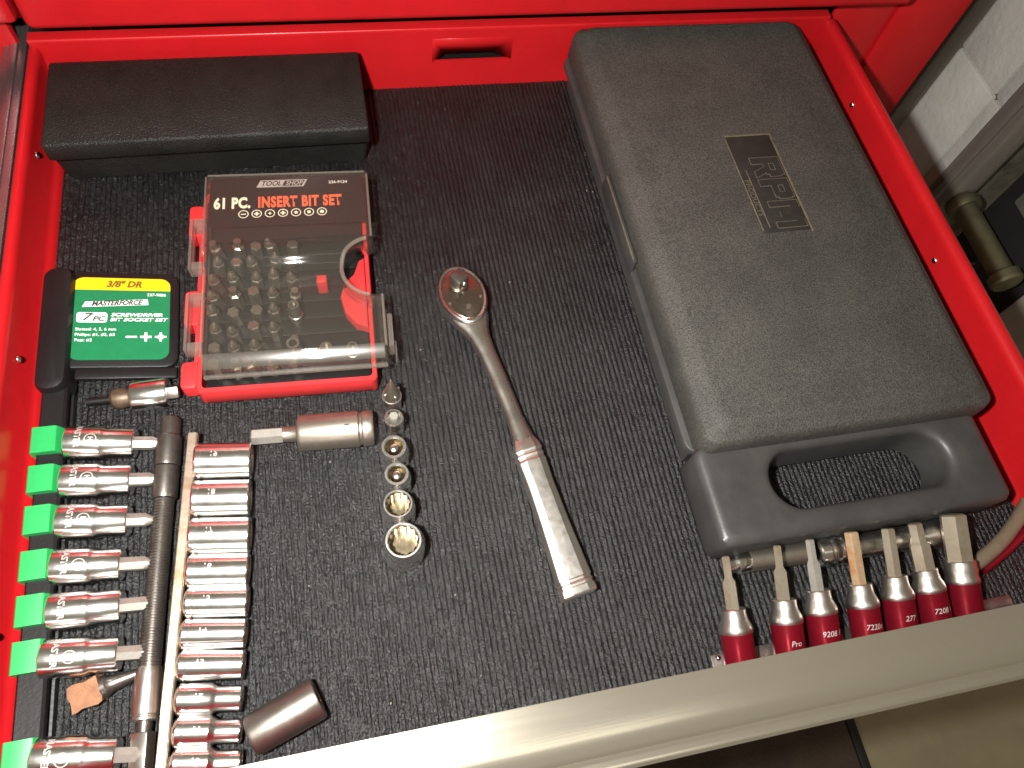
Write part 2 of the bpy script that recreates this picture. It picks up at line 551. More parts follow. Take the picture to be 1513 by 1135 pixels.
for i, z0 in enumerate((6.72,)):
    h = 17.9
    ud = thing('closed_drawer', 'closed red drawer front right above the open drawer', 'drawer', (10, 43, z0))
    B().box(-27.5, 33.1, 0, 1.9, 0, h, 0.55, 4).build('front_panel', M['red'], ud)
    B().box(-27, 27, 1.95, 48, 0.4, h - 3, 0.2).build('drawer_box', M['red'], ud)
    B().box(-27.4, 33.0, -1.2, -0.02, h - 2.6, h - 0.2, 0.4, 3).build('pull_rail', M['trim'], ud)

# ================================================================== OPEN DRAWER
dr = thing('drawer', 'open red drawer with pale metal front edge', 'drawer', (0, 0, 0))
B().box(-18.5, 38.0, 0.85, 44.75, -0.5, -0.32).build('floor_pan', M['red'], dr)
# left wall with rolled rim and bottom fold
lw = [(-17.88, -0.30), (-17.95, 0.02), (-18.12, 0.22), (-18.34, 0.46), (-17.96, 3.95), (-18.02, 4.25), (-18.14, 4.42), (-18.30, 4.48), (-18.46, 4.45), (-18.58, 4.32), (-18.62, 4.1), (-18.60, 3.6), (-18.52, 3.6), (-18.48, 0.4), (-18.48, -0.30)]
B().extrude_profile(lw, 0.86, 44.6, 'y').build('side_wall', M['red'], dr, ang=50)
rw = [(37.72, -0.30), (37.78, 0.0), (37.9, 0.2), (38.0, 0.5), (37.82, 4.1), (37.86, 4.35), (37.98, 4.58), (38.2, 4.70), (38.45, 4.72), (38.68, 4.62), (38.82, 4.4), (38.84, 4.1), (38.80, 3.5), (38.7, 3.5), (38.2, 3.2), (38.2, -0.30)]
B().extrude_profile(rw, 0.86, 44.6, 'y').build('side_wall', M['red'], dr, ang=50)
# back wall with finger slot
HX0, HX1, HZ0, HZ1 = 7.25, 13.1, 2.12, 4.02
bk = B()
Y0, Y1 = 44.65, 44.85
bk.box(-18.46, HX0, Y0, Y1, -0.3, 4.62)
bk.box(HX1, 38.18, Y0, Y1, -0.3, 4.62)
bk.box(HX0, HX1, Y0, Y1, -0.3, HZ0)
bk.box(HX0, HX1, Y0, Y1, HZ1, 4.62)
rim = [(Y0, 4.625), (Y0, 4.80), (Y0 + 0.04, 4.86), (Y0 + 0.10, 4.88), (Y0 + 0.8, 4.88), (Y0 + 0.8, 4.80), (Y0 + 0.2, 4.78), (Y0 + 0.2, 4.625)]
bk.extrude_profile(rim, -18.46, 38.18, 'x')
bk.build('back_wall', M['red'], dr, ang=50)
lv = B()   # pressed-in louvre of the slot
t = bmesh.new()
pts = [(HX0, Y1 - 0.19, HZ1), (HX1, Y1 - 0.19, HZ1), (HX1 - 1.2, Y1 + 0.75, HZ0 - 0.10), (HX0 + 1.0, Y1 + 0.75, HZ0 - 0.10), (HX0, Y1 - 0.19, HZ0), (HX1, Y1 - 0.19, HZ0)]
v = [t.verts.new(p) for p in pts]
t.faces.new((v[0], v[1], v[2], v[3])); t.faces.new((v[0], v[3], v[4])); t.faces.new((v[1], v[5], v[2]))
lv.merge(t)
lo = lv.build('slot_louvre', M['red'], dr, ang=20)
sm = lo.modifiers.new('thickness', 'SOLIDIFY'); sm.thickness = 0.0008; sm.offset = 0
B().box(HX0 - 1, HX1 + 1, Y1 + 1.25, Y1 + 1.35, 0.5, 4.4).build('slot_dark_sheet', M['hole'], dr)  # black sheet added to stand in for the shade behind the slot
# pale metal front pull
tp = [(1.12, 3.95), (1.12, 4.335), (1.08, 4.342), (-0.6, 4.30), (-1.28, 4.16), (-1.46, 4.02), (-1.58, 3.86), (-1.74, 3.80), (-1.92, 3.84), (-2.10, 3.80), (-2.24, 3.66), (-2.28, 3.40), (-2.2, 2.6), (-1.7, 1.6), (-1.0, 1.0), (0.3, 1.0), (0.3, 3.9)]
B().extrude_profile(tp, -20.5, 44.0, 'x').build('pull_rail', M['trim'], dr, ang=30)
B().box(-20.3, 43.8, 0.32, 0.84, -4.5, 3.9, 0.05).build('front_panel', M['red'], dr)
B().box(38.3, 38.75, 2, 88, 0.6, 2.4, 0.1).build('slide_rail', M['slide'], dr)
for x0, x1 in ((-20.4, -18.95),):
    s = B()
    s.box(x0, x1, 2, 88, 3.55, 3.85, 0.08); s.box(x0, x1, 2, 88, 0.6, 0.9, 0.08)
    xa = x1 - 0.16 if x0 < 0 else x0
    s.box(xa, xa + 0.16, 2, 88, 0.92, 3.53)
    s.box(x0 + 0.45, x1 - 0.45, 2, 88, 3.86, 4.0, 0.06)
    s.build('slide_rail', M['slide'], dr)
sxm = {-1: axis_m((0, 0, 0), (1, 0, 0.05)), 1: axis_m((0, 0, 0), (-1, 0, 0.05))}
scr0 = None
for X, Y, Z in ((-18.07, 36.9, 3.0), (-18.11, 22.9, 2.55), (-18.16, 8.6, 1.95), (37.86, 37.25, 3.04), (37.86, 22.9, 3.05), (37.86, 9.0, 3.05)):
    mm = sxm[-1 if X < 0 else 1]
    o = B().lathe([(0, 0.16), (0.1, 0.15), (0.19, 0.09), (0.23, 0.0), (0.23, -0.06)], 14, mm).build('rivet', M['chrome'], dr, ang=60)
    o.location = Vector((X, Y, Z)) * S

# ================================================================== LINER
ln = thing('drawer_liner', 'black ribbed rubber liner on the drawer floor', 'liner', (0, 0, 0))
B().box(-17.85, 37.70, 0.87, 44.6, -0.31, -0.11).build('sheet', M['liner'], ln)
pitch = 0.32
xs_ = np.arange(-17.82, 37.66, pitch / 6)
ys_ = np.arange(0.88, 44.6, 0.16)
XX, YY = np.meshgrid(xs_, ys_)
rng = np.random.default_rng(3)
ph = (XX + 17.82) / pitch
rib = np.abs(np.sin(np.pi * ph)) ** 0.8
idx = np.floor(ph).astype(int)
kn = rng.random((len(ys_), idx.max() + 2))
kn = 0.5 * kn + 0.25 * np.roll(kn, 1, 0) + 0.25 * np.roll(kn, -1, 0)
ZZ = -0.10 + 0.092 * rib * (0.32 + 1.15 * kn[np.arange(len(ys_))[:, None], idx])
WB = 0.02 * np.sin(YY * 0.9 + XX * 0.35) * np.sin(XX * 0.23 + 1.3)     # the sheet lies slightly wavy
XXj = XX + 0.018 * np.sin(YY * 1.7 + idx * 2.1)
co = np.stack([XXj, YY, ZZ + WB - 0.02], -1).reshape(-1, 3) * S
ny, nx = XX.shape
a = (np.arange(ny - 1)[:, None] * nx + np.arange(nx - 1)[None]).ravel()
faces = np.stack([a, a + 1, a + nx + 1, a + nx], -1)
me = bpy.data.meshes.new('ribs')
me.vertices.add(len(co)); me.vertices.foreach_set('co', co.ravel().astype(np.float32))
me.loops.add(faces.size); me.loops.foreach_set('vertex_index', faces.ravel().astype(np.int32))
me.polygons.add(len(faces)); me.polygons.foreach_set('loop_start', (np.arange(len(faces)) * 4).astype(np.int32))
me.polygons.foreach_set('loop_total', np.full(len(faces), 4, np.int32))
me.update(calc_edges=True)
me.polygons.foreach_set('use_smooth', [True] * len(faces))
link('ribs', me, M['liner'], ln, ang=0, kind='stuff')

cr = B()
for i in range(26):
    x, y = random.uniform(-6, 22), random.uniform(2.5, 34)
    s = random.uniform(0.02, 0.055)
    mm = Matrix.Translation((x, y, 0.02)) @ Matrix.Rotation(random.uniform(0, 6), 4, 'Z') @ Matrix.Diagonal((s * random.uniform(0.8, 2.2), s, s * 0.7, 1))
    t = bmesh.new(); bmesh.ops.create_icosphere(t, subdivisions=1, radius=1)
    for vv in t.verts: vv.co *= random.uniform(0.7, 1.2)
    cr.merge(t, mm)
o = cr.build('crumbs', M['crumb'], kind='stuff')
tag(o, 'scattered pale crumbs and dust specks on black liner', 'crumbs')

# ================================================================== BLACK VINYL BOX
bx = thing('hinged_box', 'long black pebbled box with overhanging lid in the back left corner', 'box', (-7.7, 40.3, 0))
b = B()
b.loft([[(x, y, z) for x, y in rrect(-9.65 - e, 9.35 + e, -2.68 - e * 1.0, 3.7, 0.35)] for z, e in ((0.02, 0), (0.3, 0.08), (2.75, 0.32))])
b.build('base', M['vinyl'], bx)
b = B()
t = bmesh.new()
prof = [(-3.75, 2.82), (-3.92, 3.0), (-3.95, 4.08), (-3.90, 4.20), (-3.78, 4.27), (2.9, 4.30), (3.1, 4.22), (3.75, 3.55), (3.8, 2.82)]
loops = []
for x, k in ((-9.62, 0.965), (-9.56, 0.99), (-9.45, 1.0), (9.45, 1.0), (9.56, 0.99), (9.62, 0.965)):
    loops.append([(x, p[0] * (0.5 + 0.5 * k), 2.82 + (p[1] - 2.82) * k) for p in prof])
b.loft(loops)
b.build('lid', M['vinyl'], bx, ang=50)

# ================================================================== BIG GREY CASE
cs = thing('carrying_case', 'large dark grey plastic carrying case with handle hole on the right', 'case', (27, 25.5, 0))
def CL(x, y): return (x - 27, y - 25.5)
b = B()
o2 = [CL(*p) for p in rrect(17.45, 35.3, 7.5, 44.1, 0.8)]
o1 = [CL(*p) for p in rrect(17.9, 34.9, 8.0, 43.8, 0.8)]
b.loft([[(x, y, 0.03) for x, y in o1], [(x, y, 0.3) for x, y in o2], [(x, y, 2.0) for x, y in o2]])
ls = b.build('lower_shell', M['casesmooth'], cs)
# the pocket under the handle hole is open: the lower shell front is cut back, so keep it behind the hole
bm2 = bmesh.new(); bm2.from_mesh(ls.data)
for vv in bm2.verts:
    if vv.co.y < (12.6 - 25.5) * S: vv.co.y = (12.55 - 25.5) * S + (vv.co.y - (7.5 - 25.5) * S) * 0.05
bm2.to_mesh(ls.data); bm2.free()
b = B()
b.prism([CL(*p) for p in rrect(16.95, 35.75, 12.2, 44.3, 0.8)], 2.02, 2.5, 0.14)
b.build('rim_flange', M['casesmooth'], cs)
# handle: slab with stadium hole
hb = B()
hcx, hcy, hhw, hr = 26.45, 9.70, 3.9, 1.66
def outer(n, inset):
    pts = rrect(16.95 + inset, 34.85 - inset, 6.6 + inset, 12.25, 0.55 - inset * 0.3, 5)
    return pts
N = 120
def ray_poly(pts, th):
    dx, dy = math.cos(th), math.sin(th)
    best = None
    for i in range(len(pts)):
        (x1, y1), (x2, y2) = pts[i], pts[(i + 1) % len(pts)]
        x1 -= hcx; x2 -= hcx; y1 -= hcy; y2 -= hcy
        ex, ey = x2 - x1, y2 - y1
        den = dx * ey - dy * ex
        if abs(den) < 1e-9: continue
        t_ = (x1 * ey - y1 * ex) / den
        u = (x1 * dy - y1 * dx) / den
        if t_ > 0 and -1e-6 <= u <= 1 + 1e-6:
            if best is None or t_ > best: best = t_
    return (hcx + dx * best, hcy + dy * best)
def stadium(hw, r, n=24):
    pts = []
    for i in range(n + 1):
        a_ = -math.pi / 2 + math.pi * i / n
        pts.append((hcx + hw + r * math.cos(a_), hcy + r * math.sin(a_)))
    for i in range(n + 1):
        a_ = math.pi / 2 + math.pi * i / n
        pts.append((hcx - hw + r * math.cos(a_), hcy + r * math.sin(a_)))
    return pts
def angs():
    base = set(2 * math.pi * i / N for i in range(N))
    for p in outer(0, 0) + stadium(hhw, hr):
        base.add(math.atan2(p[1] - hcy, p[0] - hcx) % (2 * math.pi))
    l = sorted(base)
    res = [l[0]]
    for x in l[1:]:
        if x - res[-1] > 0.008: res.append(x)
    return res
TH = angs()
def ring(pts, z):
    return [(*CL(*ray_poly(pts, th)), z) for th in TH]
hb.loft([ring(outer(0, 0.12), 0.5), ring(outer(0, 0), 0.8), ring(outer(0, 0), 2.95), ring(outer(0, 0.10), 3.22), ring(outer(0, 0.34), 3.36), ring(outer(0, 0.6), 3.40),
         ring(stadium(hhw, hr + 0.5), 3.38), ring(stadium(hhw, hr + 0.22), 3.30), ring(stadium(hhw, hr + 0.05), 3.1), ring(stadium(hhw, hr), 2.8), ring(stadium(hhw, hr - 0.05), 0.5)], closed=True)
hb.build('handle', M['casesmooth'], cs, ang=40)
# lid
b = B()
def lidring(i, r, z, tw=0.0):
    out = []
    for p in rrect(17.2 + i, 35.5 - i, 11.72 + i, 44.55 - i * 0.6, r, 8):
        out.append((*CL(*p), z))
    return out
b.loft([lidring(0.15, 0.7, 2.52), lidring(0.0, 0.75, 2.8), lidring(0.06, 0.75, 4.0), lidring(0.14, 0.75, 4.5), lidring(0.32, 0.72, 4.68), lidring(0.62, 0.7, 4.78),
        lidring(0.80, 0.7, 4.96), lidring(0.98, 0.7, 5.09), lidring(1.3, 0.7, 5.14), lidring(6, 0.7, 5.16)])
lid = b.build('lid', M['caseplastic'], cs, ang=40)
# latch on the left side
b = B(); b.box(-10.16, -9.86, -0.8, 6.3, 2.2, 3.55, 0.08)
b.build('latch', M['casesmooth'], cs)
b = B(); b.box(-10.12, -10.05, -0.6, 6.1, 3.53, 3.575, 0.01)
b.build('worn_latch_edge', M['wornline'], cs)
# badge: recess, worn outline, letters reading towards the handle
bo = Matrix.Translation((-0.40, -0.80, 1.16))
bd = B().box(-1.45, 1.75, 0.1, 8.15, 3.985, 4.012, 0.01, mtx=bo).build('badge', M['caselogo'], cs)
ed = B()
ed.box(1.72, 1.86, -0.05, 8.25, 4.0, 4.035, 0.01, mtx=bo)
ed.box(-1.5, 1.71, 8.12, 8.26, 4.0, 4.035, 0.01, mtx=bo)
ed.box(-1.55, -1.47, 0.3, 8.0, 4.0, 4.03, 0.01, mtx=bo)
ed.box(-1.02, -0.95, 0.5, 5.2, 4.0, 4.03, 0.01, mtx=bo)
ed.build('badge_outline', M['wornline'], bd)
def letter(strokes, u0):
    """block letter of the badge: u runs towards the handle, v to the right"""
    for k, (e, z0, z1, mk) in enumerate(((0.055, 4.014, 4.024, 'wornline2'), (0.0, 4.016, 4.032, 'caselogo'))):
        b = B()
        for n_, q in enumerate(strokes):
            cx_, cy_ = sum(p[0] for p in q) / len(q), sum(p[1] for p in q) / len(q)
            pts = []
            for (u, v) in q:
                du, dv = u - cx_, v - cy_
                pts.append((-0.42 + v + math.copysign(e, dv), 6.15 - u0 - u - math.copysign(e, du)))
            b.prism(pts, z0 + 0.0006 * n_, z1 + 0.0006 * n_, mtx=bo)
        b.build('lettering' if k else 'letter_outline', M[mk], bd, ang=0)
def bar_(u0, u1, v0, v1): return [(u0, v0), (u1, v0), (u1, v1), (u0, v1)]
letter([bar_(0, 0.5, 0, 2.0), bar_(0.4, 1.5, 1.55, 2.0), bar_(0.4, 1.4, 0.8, 1.15), bar_(1.1, 1.6, 1.0, 1.75), [(0.75, 0.9), (1.2, 0.9), (1.65, 0), (1.15, 0)]], 0.0)
letter([bar_(0, 0.5, 0, 2.0), bar_(0.4, 1.5, 1.55, 2.0), bar_(0.4, 1.45, 0.75, 1.15), bar_(1.1, 1.6, 0.95, 1.8)], 1.85)
letter([bar_(0, 0.42, 0, 2.0), bar_(1.66, 2.08, 0, 2.0), [(0.2, 2.0), (0.62, 2.0), (1.2, 0.55), (0.86, 0.55)], [(1.46, 2.0), (1.88, 2.0), (1.22, 0.55), (0.88, 0.55)]], 3.65)
mt = bo @ Matrix.Translation((-1.24, 2.9, 4.024)) @ Matrix.Rotation(R(-90), 4, 'Z')
text('PRODUCTS', 0.50, M['wornline2'], bd, mt, xs=1.15, bold=0.004)

# ================================================================== 61 PC BIT SET
BM = T(-9.4, 20.1, 0, -2.75)
bs = thing('bit_set_case', 'red and clear plastic bit set case with printed black card', 'bit set', mtx=BM)
# red tray
b = B()
o_ = rrect(0, 9.9, 0, 14.1, 0.35); i_ = rrect(0.28, 9.62, 0.28, 13.82, 0.25)
b.loft([[(x, y, 0.02) for x, y in rrect(0.25, 9.7, 0.2, 13.9, 0.35)], [(x, y, 0.35) for x, y in o_], [(x, y, 1.55) for x, y in o_], [(x, y, 1.65) for x, y in rrect(0.06, 9.84, 0.06, 14.04, 0.33)],
        [(x, y, 1.65) for x, y in i_], [(x, y, 0.3) for x, y in i_]])
b.build('tray', M['redplastic'], bs)
b = B()
for y0, y1 in ((0.5, 2.2), (4.6, 7.0), (11.0, 13.4)):
    b.prism(rrect(-0.95, -0.02, y0, y1, 0.28), 0.35, 1.35, 0.12)
b.box(-0.30, -0.03, 2.22, 10.98, 0.6, 1.2, 0.06)
b.build('hinge_flange', M['redplastic'], bs)
b = B()
b.prism([(9.6, 3.4), (9.6, 8.4), (9.25, 8.2), (8.9, 7.2), (8.3, 6.6), (8.05, 5.6), (8.3, 4.5), (8.9, 3.7)], 1.2, 1.9, 0.12)
b.build('side_gusset', M['redplastic'], bs)
B().box(6.75, 7.35, 6.35, 6.85, 1.2, 2.5, 0.08).build('red_tab', M['redplastic'], bs)
# black bit holder with steps
b = B()
for i in range(9):
    y = 0.7 + i * 1.15
    b.box(0.36, 9.55, y - 0.57, y + 0.56, 0.3, 1.15 + 0.05 * (i % 2), 0.06)
b.box(0.36, 9.55, 10.5, 13.7, 0.3, 1.2, 0.06)
b.build('bit_holder', M['black'], bs)
# lid, lofted from its v-z profile
def lidz(v):
    if v < 0.85: return 2.62
    if v < 1.55: return 2.66 + (v - 0.85) / 0.7 * 0.41
    if v < 7.0: return 3.07 + 0.02 * (v - 1.55) / 5
    if v < 7.86:
        s_ = (v - 7.0) / 0.86
        return 3.09 + 0.42 * (s_ * s_ * (3 - 2 * s_))
    if v < 13.6: return 3.51
    return 3.51 - (v - 13.6) ** 2 * 0.9
def right(v):
    d = v - 6.85
    base = 10.62 if v < 4.95 else 10.22
    if abs(d) < 1.95:
        return 10.35 - 2.0 * math.sqrt(max(0, 1 - (d / 1.95) ** 2)) - 0.1
    return base
vs = sorted(set([0.85, 1.0, 1.2, 1.4, 1.5, 1.56, 1.62, 2, 3, 4, 4.7, 4.88, 4.92, 8.82, 9.2, 10, 12, 13.5, 13.7, 13.9, 14.05] + [4.9 + 0.1 * i for i in range(40)]))
t = bmesh.new()
rows = []
for v_ in vs:
    z_ = lidz(v_); r_ = right(v_)
    rows.append([t.verts.new((x, v_, zz)) for x, zz in ((0.42, 1.72), (0.42, z_ - 0.18), (0.5, z_ - 0.05), (0.62, z_), (r_ - 0.2, z_), (r_ - 0.06, z_ - 0.05), (r_, z_ - 0.18), (r_, 1.72))])
for k in range(len(rows) - 1):
    for i in range(7):
        t.faces.new((rows[k][i], rows[k][i + 1], rows[k + 1][i + 1], rows[k + 1][i]))
f0 = [t.verts.new((x, 0.85, 1.72)) for x in (0.62, right(0.85) - 0.2)]
for rw_, y_ in ((rows[0], 0.85), (rows[-1], 14.05)):
    t.faces.new(rw_)
lb = B().merge(t)
lid = lb.build('lid', M['clear'], bs, ang=28)
sm = lid.modifiers.new('thickness', 'SOLIDIFY'); sm.thickness = 0.0013; sm.offset = -1
b = B()     # thicker moulded edges of the lid: front lip and the rim of the thumb notch
b.box(0.45, 10.55, 0.70, 0.84, 1.72, 2.0, 0.04)
bv = B(); bv.extrude_profile([(0.83, 2.69), (0.95, 2.79), (1.2, 2.93), (1.45, 3.06), (1.58, 3.10), (1.58, 3.085), (1.45, 3.035), (1.2, 2.90), (0.95, 2.76), (0.83, 2.67)], 0.6, 10.42, 'x')
bv.build('lid_bevel', M['clear3'], bs)
path = [(right(v_) + 0.02, v_, lidz(v_) - 0.1) for v_ in [4.95 + 0.1 * i for i in range(39)]]
b.tube(path, 0.13, 8)
b.tube([(0.6, 14.0, 3.33), (10.0, 14.0, 3.33)], 0.07, 8)
b.tube([(0.5, 7.9, 3.44), (0.5, 13.8, 3.40)], 0.06, 8)
b.tube([(0.5, 1.5, 3.02), (0.5, 7.0, 3.05)], 0.06, 8)
b.tube([(10.13, 8.9, 3.42), (10.13, 13.7, 3.40)], 0.08, 8)
b.tube([(10.53, 1.5, 3.0), (10.53, 4.9, 3.02)], 0.08, 8)
b.box(0.42, 0.5, 0.9, 14.0, 1.72, 1.8, 0.02)
b.build('lid_edge', M['clear2'], bs)
b = B()
for y0, y1 in ((2.4, 6.2), (7.9, 11.6)):
    b.box(-0.62, -0.44, y0, y1, 1.4, 2.3, 0.06)
    b.box(-0.43, 0.40, y0, y0 + 0.5, 1.4, 2.3, 0.06)
    b.box(-0.43, 0.40, y1 - 0.5, y1, 1.4, 2.3, 0.06)
b.build('clear_hinge', M['clear2'], bs)
b = B()
b.box(10.64, 11.0, 1.7, 3.9, 1.3, 2.5, 0.08)
b.box(11.02, 11.12, 1.2, 2.2, 1.2, 2.2, 0.05)
b.build('clear_latch', M['clear2'], bs)
# printed card under the lid
cd = B().prism(rrect(0.75, 9.85, 10.05, 13.75, 0.3), 3.30, 3.34).build('card', M['lblack'], bs, ang=0)
cz = 3.352
text('61 PC.', 1.10, M['lcream'], cd, T(1.0, 11.75, cz), xs=0.66, bold=0.055, align='LEFT', spacing=1.08)
text('INSERT BIT SET', 1.10, M['lorange'], cd, T(3.55, 11.75, cz), xs=0.60, bold=0.055, align='LEFT', spacing=1.12)
lg = B(); lg.prism([(3.45, 12.95), (6.25, 12.95), (6.5, 13.5), (3.7, 13.5)], cz - 0.008, cz - 0.002)
lg.build('logo_plate', M['lgrey'], cd, ang=0)
lg = B(); lg.prism([(4.98, 13.02), (6.15, 13.02), (6.36, 13.44), (5.15, 13.44)], cz - 0.004, cz + 0.002)
lg.build('logo_panel', M['lblack'], cd, ang=0)
text('TOOL', 0.52, M['lblack'], cd, T(4.32, 13.22, cz + 0.003), xs=0.85, shear=0.3, bold=0.012)
text('SHOP', 0.46, M['lgrey'], cd, T(5.68, 13.22, cz + 0.006), xs=0.85, shear=0.3, bold=0.008)
text('236-9124', 0.30, M['lwhite'], cd, T(8.35, 13.2, cz), xs=1.0, bold=0.006)
for i in range(7):
    x = 2.72 + i * 0.765; y = 10.92
    b = B()
    b.loft([[(x + r * math.cos(2 * math.pi * k / 28), y + r * math.sin(2 * math.pi * k / 28), cz) for k in range(28)] for r in (0.30, 0.245)], False, False)
    if i == 0: b.box(x - 0.15, x + 0.15, y - 0.035, y + 0.035, cz - 0.002, cz + 0.001)
    elif i in (1, 3):
        b.box(x - 0.15, x + 0.15, y - 0.05, y + 0.05, cz - 0.002, cz + 0.001); b.box(x - 0.05, x + 0.05, y - 0.15, y + 0.15, cz - 0.002, cz + 0.002)
        if i == 3: b.prism([(x - 0.1, y), (x, y - 0.1), (x + 0.1, y), (x, y + 0.1)], cz - 0.002, cz + 0.003)
    elif i == 2:
        b.box(x - 0.1, x + 0.1, y - 0.03, y + 0.03, cz - 0.002, cz + 0.001); b.box(x - 0.03, x + 0.03, y - 0.1, y + 0.1, cz - 0.002, cz + 0.002)
    else:
        n_ = (12, 4, 6)[i - 4]
        b.prism([(x + (0.14 if n_ != 12 or k % 2 else 0.09) * math.cos(2 * math.pi * k / n_ + 0.785), y + (0.14 if n_ != 12 or k % 2 else 0.09) * math.sin(2 * math.pi * k / n_ + 0.785)) for k in range(n_)], cz - 0.002, cz + 0.001)
    b.build('icon', M['lcream'], cd, ang=0)

# insert bits standing in the holder (a few kinds of tip)
def bit_mesh(kind):
    b = B()
    if kind == 0:
        b.lathe([(0, 0), (0.36, 0, 'h'), (0.36, 1.3, 'h'), (0.28, 1.36), (0.28, 1.5), (0.22, 1.7), (0.08, 1.9), (0, 1.92)], 12)
    elif kind == 1:
        b.lathe([(0, 0), (0.36, 0, 'h'), (0.36, 1.25, 'h'), (0.22, 1.34), (0.22, 1.75), (0, 1.75)], 12)
    else:
        b.lathe([(0, 0), (0.36, 0, 'h'), (0.36, 1.45, 'h'), (0.30, 1.52, 'h'), (0, 1.52)], 12)
    bmesh.ops.scale(b.bm, vec=(S, S, S), verts=b.bm.verts)
    me = bpy.data.meshes.new('insert_bit'); b.bm.to_mesh(me); b.bm.free()
    me.materials.append(M['bitdark'])
    me.polygons.foreach_set('use_smooth', [True] * len(me.polygons)); me.set_sharp_from_angle(angle=R(30))
    return me
OC = ['first', 'second', 'third', 'fourth', 'fifth', 'sixth', 'seventh', 'rearmost']
BMES = [bit_mesh(k) for k in range(3)]
for i in range(5):
    for j in range(8):
        if (i, j) in ((4, 2), (3, 1)): continue
        me = BMES[random.choice((0, 0, 1, 2))]
        o = bpy.data.objects.new('insert_bit', me); COL.objects.link(o)
        p = BM @ Vector((1.0 + 1.08 * i, 1.3 + 1.15 * j, 1.0))
        o.location = (p + Vector((random.uniform(-.06, .06), random.uniform(-.06, .06), random.uniform(-0.25, 0.1)))) * S; o.rotation_euler = (random.uniform(-.1, .1), random.uniform(-.1, .1), random.random() * 3)
        tag(o, f'insert bit under clear lid, {OC[i]} column from hinges, {OC[j]} row from front', 'screwdriver bit', 'insert bits in the red bit set case')
for (u_, v_, r_, h_, lab) in ((5.4, 2.0, 0.42, 1.9, 'long magnetic bit holder standing nearest the front of the red bit set'), (5.45, 4.6, 0.36, 1.8, 'bit holder standing near the middle of the red bit set'),
                              (7.1, 2.3, 0.40, 0.7, 'short dark socket set low at the right of the red bit set'), (8.6, 2.0, 0.36, 1.1, 'steel adaptor in the front right corner of the red bit set')):
    p = BM @ Vector((u_, v_, 1.12))
    t_ = thing('bit_holder_sleeve', lab, 'bit holder', p)
    B().lathe([(0, 0), (r_, 0), (r_, h_ * 0.8), (r_ * 0.85, h_), (r_ * 0.55, h_), (r_ * 0.55, h_ * 0.5), (0, h_ * 0.5)], 20).build('sleeve', M['bitdark'], t_)
    B().lathe([(r_, h_ * 0.35), (r_ + 0.05, h_ * 0.37), (r_ + 0.05, h_ * 0.43), (r_, h_ * 0.45)], 20).build('ring', M['satin'], t_)

# ================================================================== GREEN CLIP RAIL AND ITS BIT SOCKETS
rl = thing('clip_rail', 'black socket rail with green clips and a green printed card', 'socket rail', (-16.7, 12, 0))
RX, RY = 16.7, -12
b = B()
prof = [(-0.62, 0.03), (-0.62, 0.5), (-0.36, 0.6), (-0.36, 1.0), (-0.62, 1.1), (-0.62, 1.42), (-0.5, 1.52), (0.5, 1.42), (0.62, 1.3), (0.62, 1.0), (0.36, 0.9), (0.36, 0.55), (0.62, 0.45), (0.62, 0.03)]
b.extrude_profile(prof, -11.05, 9.6, 'y')
b.build('rail', M['black'], rl)
b = B()
b.loft([[(x, y, z) for x, y in rrect(-0.95 + e, 0.72 - e, 9.2 + e, 17.3 - e, 0.75 - e)] for z, e in ((0.05, 0.25), (0.4, 0.0), (1.6, 0.0), (1.9, 0.12), (2.0, 0.4))])
b.build('hanger_end', M['black'], rl)
# tilted card plate
PM = Matrix.Translation((-13.6 + RX, 25.9 + RY, 1.0)) @ Matrix.Rotation(R(11.3), 4, 'Y') @ Matrix.Rotation(R(-0.6), 4, 'Z')
b = B(); b.prism(rrect(-3.0, 3.05, -3.25, 3.25, 0.75, 8), -0.35, -0.02, 0.10, 2, PM)
pl = b.build('card_plate', M['black'], rl)
b = B(); b.box(-2.2, 3.0, -3.9, -3.2, -0.45, -0.12, 0.12, 2, PM); b.build('plate_foot', M['black'], rl)
lab = B()
lab.prism(rrect(-2.56, 2.56, -2.78, 2.78, 0.55, 8), 0.0, 0.02, 0, 1, PM)
lc = lab.build('label_card', M['lgreen'], rl, ang=0)
yl = [p for p in rrect(-2.56, 2.56, -2.78, 2.78, 0.55, 8) if p[1] > 2.0]
yl = sorted(set(yl), key=lambda p: math.atan2(p[1] - 1.8, p[0]))
yl = [(2.56, 1.92)] + yl + [(-2.56, 1.92)]
b = B(); b.prism(yl, 0.021, 0.028, 0, 1, PM); b.build('yellow_band', M['lyellow'], lc, ang=0)
def lt(s, size, m, x, y, **k): text(s, size, m, lc, PM @ T(x, y, 0.034), **k)
lt('3/8" DR', 0.60, M['lbrown'], 0.05, 2.33, xs=0.95, shear=0.25, bold=0.03)
lt('237-9886', 0.27, M['lwhite'], 1.82, 1.62, bold=0.004)
b = B(); b.prism([(-2.05, 0.72), (1.40, 0.92), (1.35, 1.32), (-1.9, 1.08)], 0.022, 0.028, 0, 1, PM); b.build('logo_plate', M['lwhite'], lc, ang=0)
text('MASTERFORCE', 0.46, M['ldark'], lc, PM @ T(-0.28, 1.01, 0.034, 2.8), xs=0.84, shear=0.35, bold=0.02)
b = B(); b.prism(rrect(-2.28, -0.72, -0.32, 0.36, 0.16), 0.022, 0.028, 0, 1, PM); b.build('count_panel', M['lwhite'], lc, ang=0)
lt('7', 0.74, M['ldark'], -1.82, 0.03, xs=1.2, shear=0.3, bold=0.012)
lt('PC', 0.44, M['ldark'], -1.18, -0.08, xs=1.15, shear=0.3, bold=0.016)
lt('SCREWDRIVER', 0.31, M['lwhite'], -0.55, 0.20, xs=1.32, shear=0.25, bold=0.010, align='LEFT')
lt('BIT SOCKET SET', 0.31, M['lwhite'], -0.58, -0.13, xs=1.32, shear=0.25, bold=0.010, align='LEFT')
